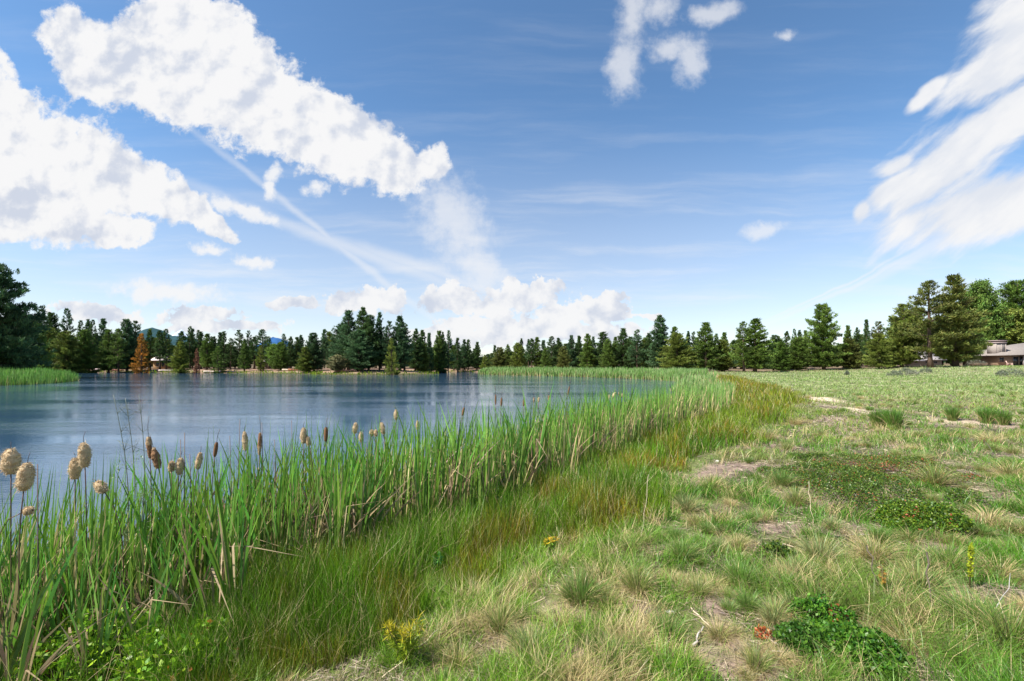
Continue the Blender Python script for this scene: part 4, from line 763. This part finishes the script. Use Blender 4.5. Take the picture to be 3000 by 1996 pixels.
def window(parent, x0, x1, z0, z1, yf):
    a = Acc(); t_ = .07
    a.box((x0-t_, yf-.06, z0-t_), (x1+t_, yf-.003, z0), TRIM); a.box((x0-t_, yf-.06, z1), (x1+t_, yf-.003, z1+t_), TRIM); a.box((x0-t_, yf-.06, z0+.001), (x0, yf-.003, z1-.001), TRIM); a.box((x1, yf-.06, z0+.001), (x1+t_, yf-.003, z1-.001), TRIM)
    o = link('window', a.mesh('window'), m_wood, parent); a = Acc(); a.box((x0+.002, yf-.03, z0+.002), (x1-.002, yf-.004, z1-.002)); link('pane', a.mesh('pane'), m_glass, o)
window(wl, 4.5, 5.7, .15, 2.1, 1.2); window(wl, 1.4, 2.3, .9, 1.9, 1.2); window(e, 9.2, 11.5, .2, 2.2, 2.6); window(e, 7.0, 8.6, .2, 2.2, 2.6)
for q in (6.25, 8.9, 12.2): a = Acc(); a.box((q, .6, -.5), (q+.22, .82, 2.45), (.30, .26, .25)); link('post', a.mesh('post'), m_wood, e)
a = Acc(); a.box((-1.8, -1.2, -.6), (17, 1.19, .02), (.42, .30, .22)); link('terrace', a.mesh('terrace'), m_stone, e)
tag(e, 'low brown house with a square chimney at the right edge of the photo', 'house')
def chair(x, y, z, colr, lab, rz):
    e = empty('garden_chair', (x, y, z), rz)
    def piece(nm, lo, hi): a = Acc(); a.box(lo, hi, colr); return link(nm, a.mesh(nm), m_wood, e)
    piece('seat', (-.3, -.3, .33), (.3, .3, .38))
    a = Acc()
    for i in range(5): q = -.28+i*.12; a.add([(q, .28, .36), (q+.1, .28, .36), (q+.1, .62, 1.05+.06*(2-abs(i-2))), (q, .62, 1.05+.06*(2-abs(i-2))), (q, .31, .36), (q+.1, .31, .36), (q+.1, .65, 1.05), (q, .65, 1.05)], F4=[(0,1,2,3),(7,6,5,4),(0,4,5,1),(1,5,6,2),(2,6,7,3),(3,7,4,0)], col=colr)
    link('backrest', a.mesh('backrest'), m_wood, e)
    for s in (-1, 1):
        piece('armrest', (s*.42-.07, -.38, .58), (s*.42+.07, .42, .62)); piece('leg', (s*.42-.03, -.36, 0), (s*.42+.03, -.28, .577)); piece('leg', (s*.42-.03, .30, 0), (s*.42+.03, .38, .577))
    tag(e, lab, 'chair', 'garden chairs before the house')
chair(112.6, 102.9, bz+.02, (.62, .44, .38), 'pinkish slatted garden chair on the terrace below the chimney', .5)
chair(117.4, 102.9, bz+.02, (.60, .50, .28), 'yellowish slatted garden chair on the terrace at the right edge', -.4)
def small_house(px0, px1, D, ze, zr, lab, wcol=(.24, .19, .15), rcol=(.36, .32, .32), dep=9, left=True):
    x0, x1 = (px0-HX)/F*D, (px1-HX)/F*D; g = float(np.ravel(height((x0+x1)/2, D))[0]); e = empty('house', (x0, D, g)); W = x1-x0; a = Acc(); a.box((.6, .6, -.5), (W-.6, dep, ze), wcol); wl = link('wall', a.mesh('wall'), m_wood, e)
    P = [(0, 0, ze-.1), (W, 0, ze-.1), (W, dep+.6, ze-.1), (0, dep+.6, ze-.1), (W*.3 if left else 0, dep*.5, zr), (W*.95, dep*.5, zr)]
    roof_part('roof', P, [(0, 1, 5, 4), (2, 3, 4, 5), (3, 0, 4), (1, 2, 5)], rcol, e); window(wl, W*.3, W*.45, .6, ze-.5, .6); window(wl, W*.6, W*.72, .6, ze-.5, .6); tag(e, lab, 'house')
small_house(2650, 2712, 92, 1.2, 3.0, 'low house with a grey roof seen left of the thick pine trunk'); small_house(2694, 2775, 98, 1.5, 3.4, 'low house with a grey roof seen right behind the thick pine trunk')
small_house(438, 492, 136, 2.6, 5.8, 'pale-roofed house behind the trees right of the orange-brown conifer', (.30, .19, .10), (.50, .44, .44)); small_house(766, 815, 134, 2.2, 4.6, 'pale-roofed house behind the trees below the blue hill', (.28, .2, .14), (.55, .46, .42))
# far shore: stumps, boulders and drift logs along the bank
r = np.random.default_rng(13)
for i, (px, py, ln, colr) in enumerate([(60,1080,5,(.28,.16,.12)),(150,1078,4,(.5,.4,.38)),(235,1070,4,(.32,.13,.08)),(300,1079,4,(.42,.33,.32)),(345,1078,3,(.3,.14,.1)),(500,1079,6,(.42,.34,.3)),(620,1080,4,(.5,.42,.36)),(665,1076,5,(.10,.09,.15)),(870,1078,4,(.35,.16,.09)),(850,1090,4,(.46,.38,.28)),(1010,1086,4,(.4,.2,.14))]):
    D = float(np.interp(px, [0, 300, 900, 1010], [88, 131, 113, 101])); x, y, z = at(px, D); a = Acc(); an = r.uniform(-.4, .4); q = np.linspace(-.5, .5, 7)[:, None]; a.tube(q*np.array([math.cos(an), math.sin(an), 0])*ln+np.array([0, 0, .25]), np.linspace(.26, .14, 7)*(.9+.2*r.random(7)), 8, colr)
    tag(link('log', a.mesh('log', True), m_bark, loc=(x, y, z)), '%s drift log, %s from the left along the far left shore' % ('pale' if sum(colr) > 1 else ('dark' if sum(colr) < .4 else 'reddish'), ORD[i]), 'log', 'logs lying on the far left shore')
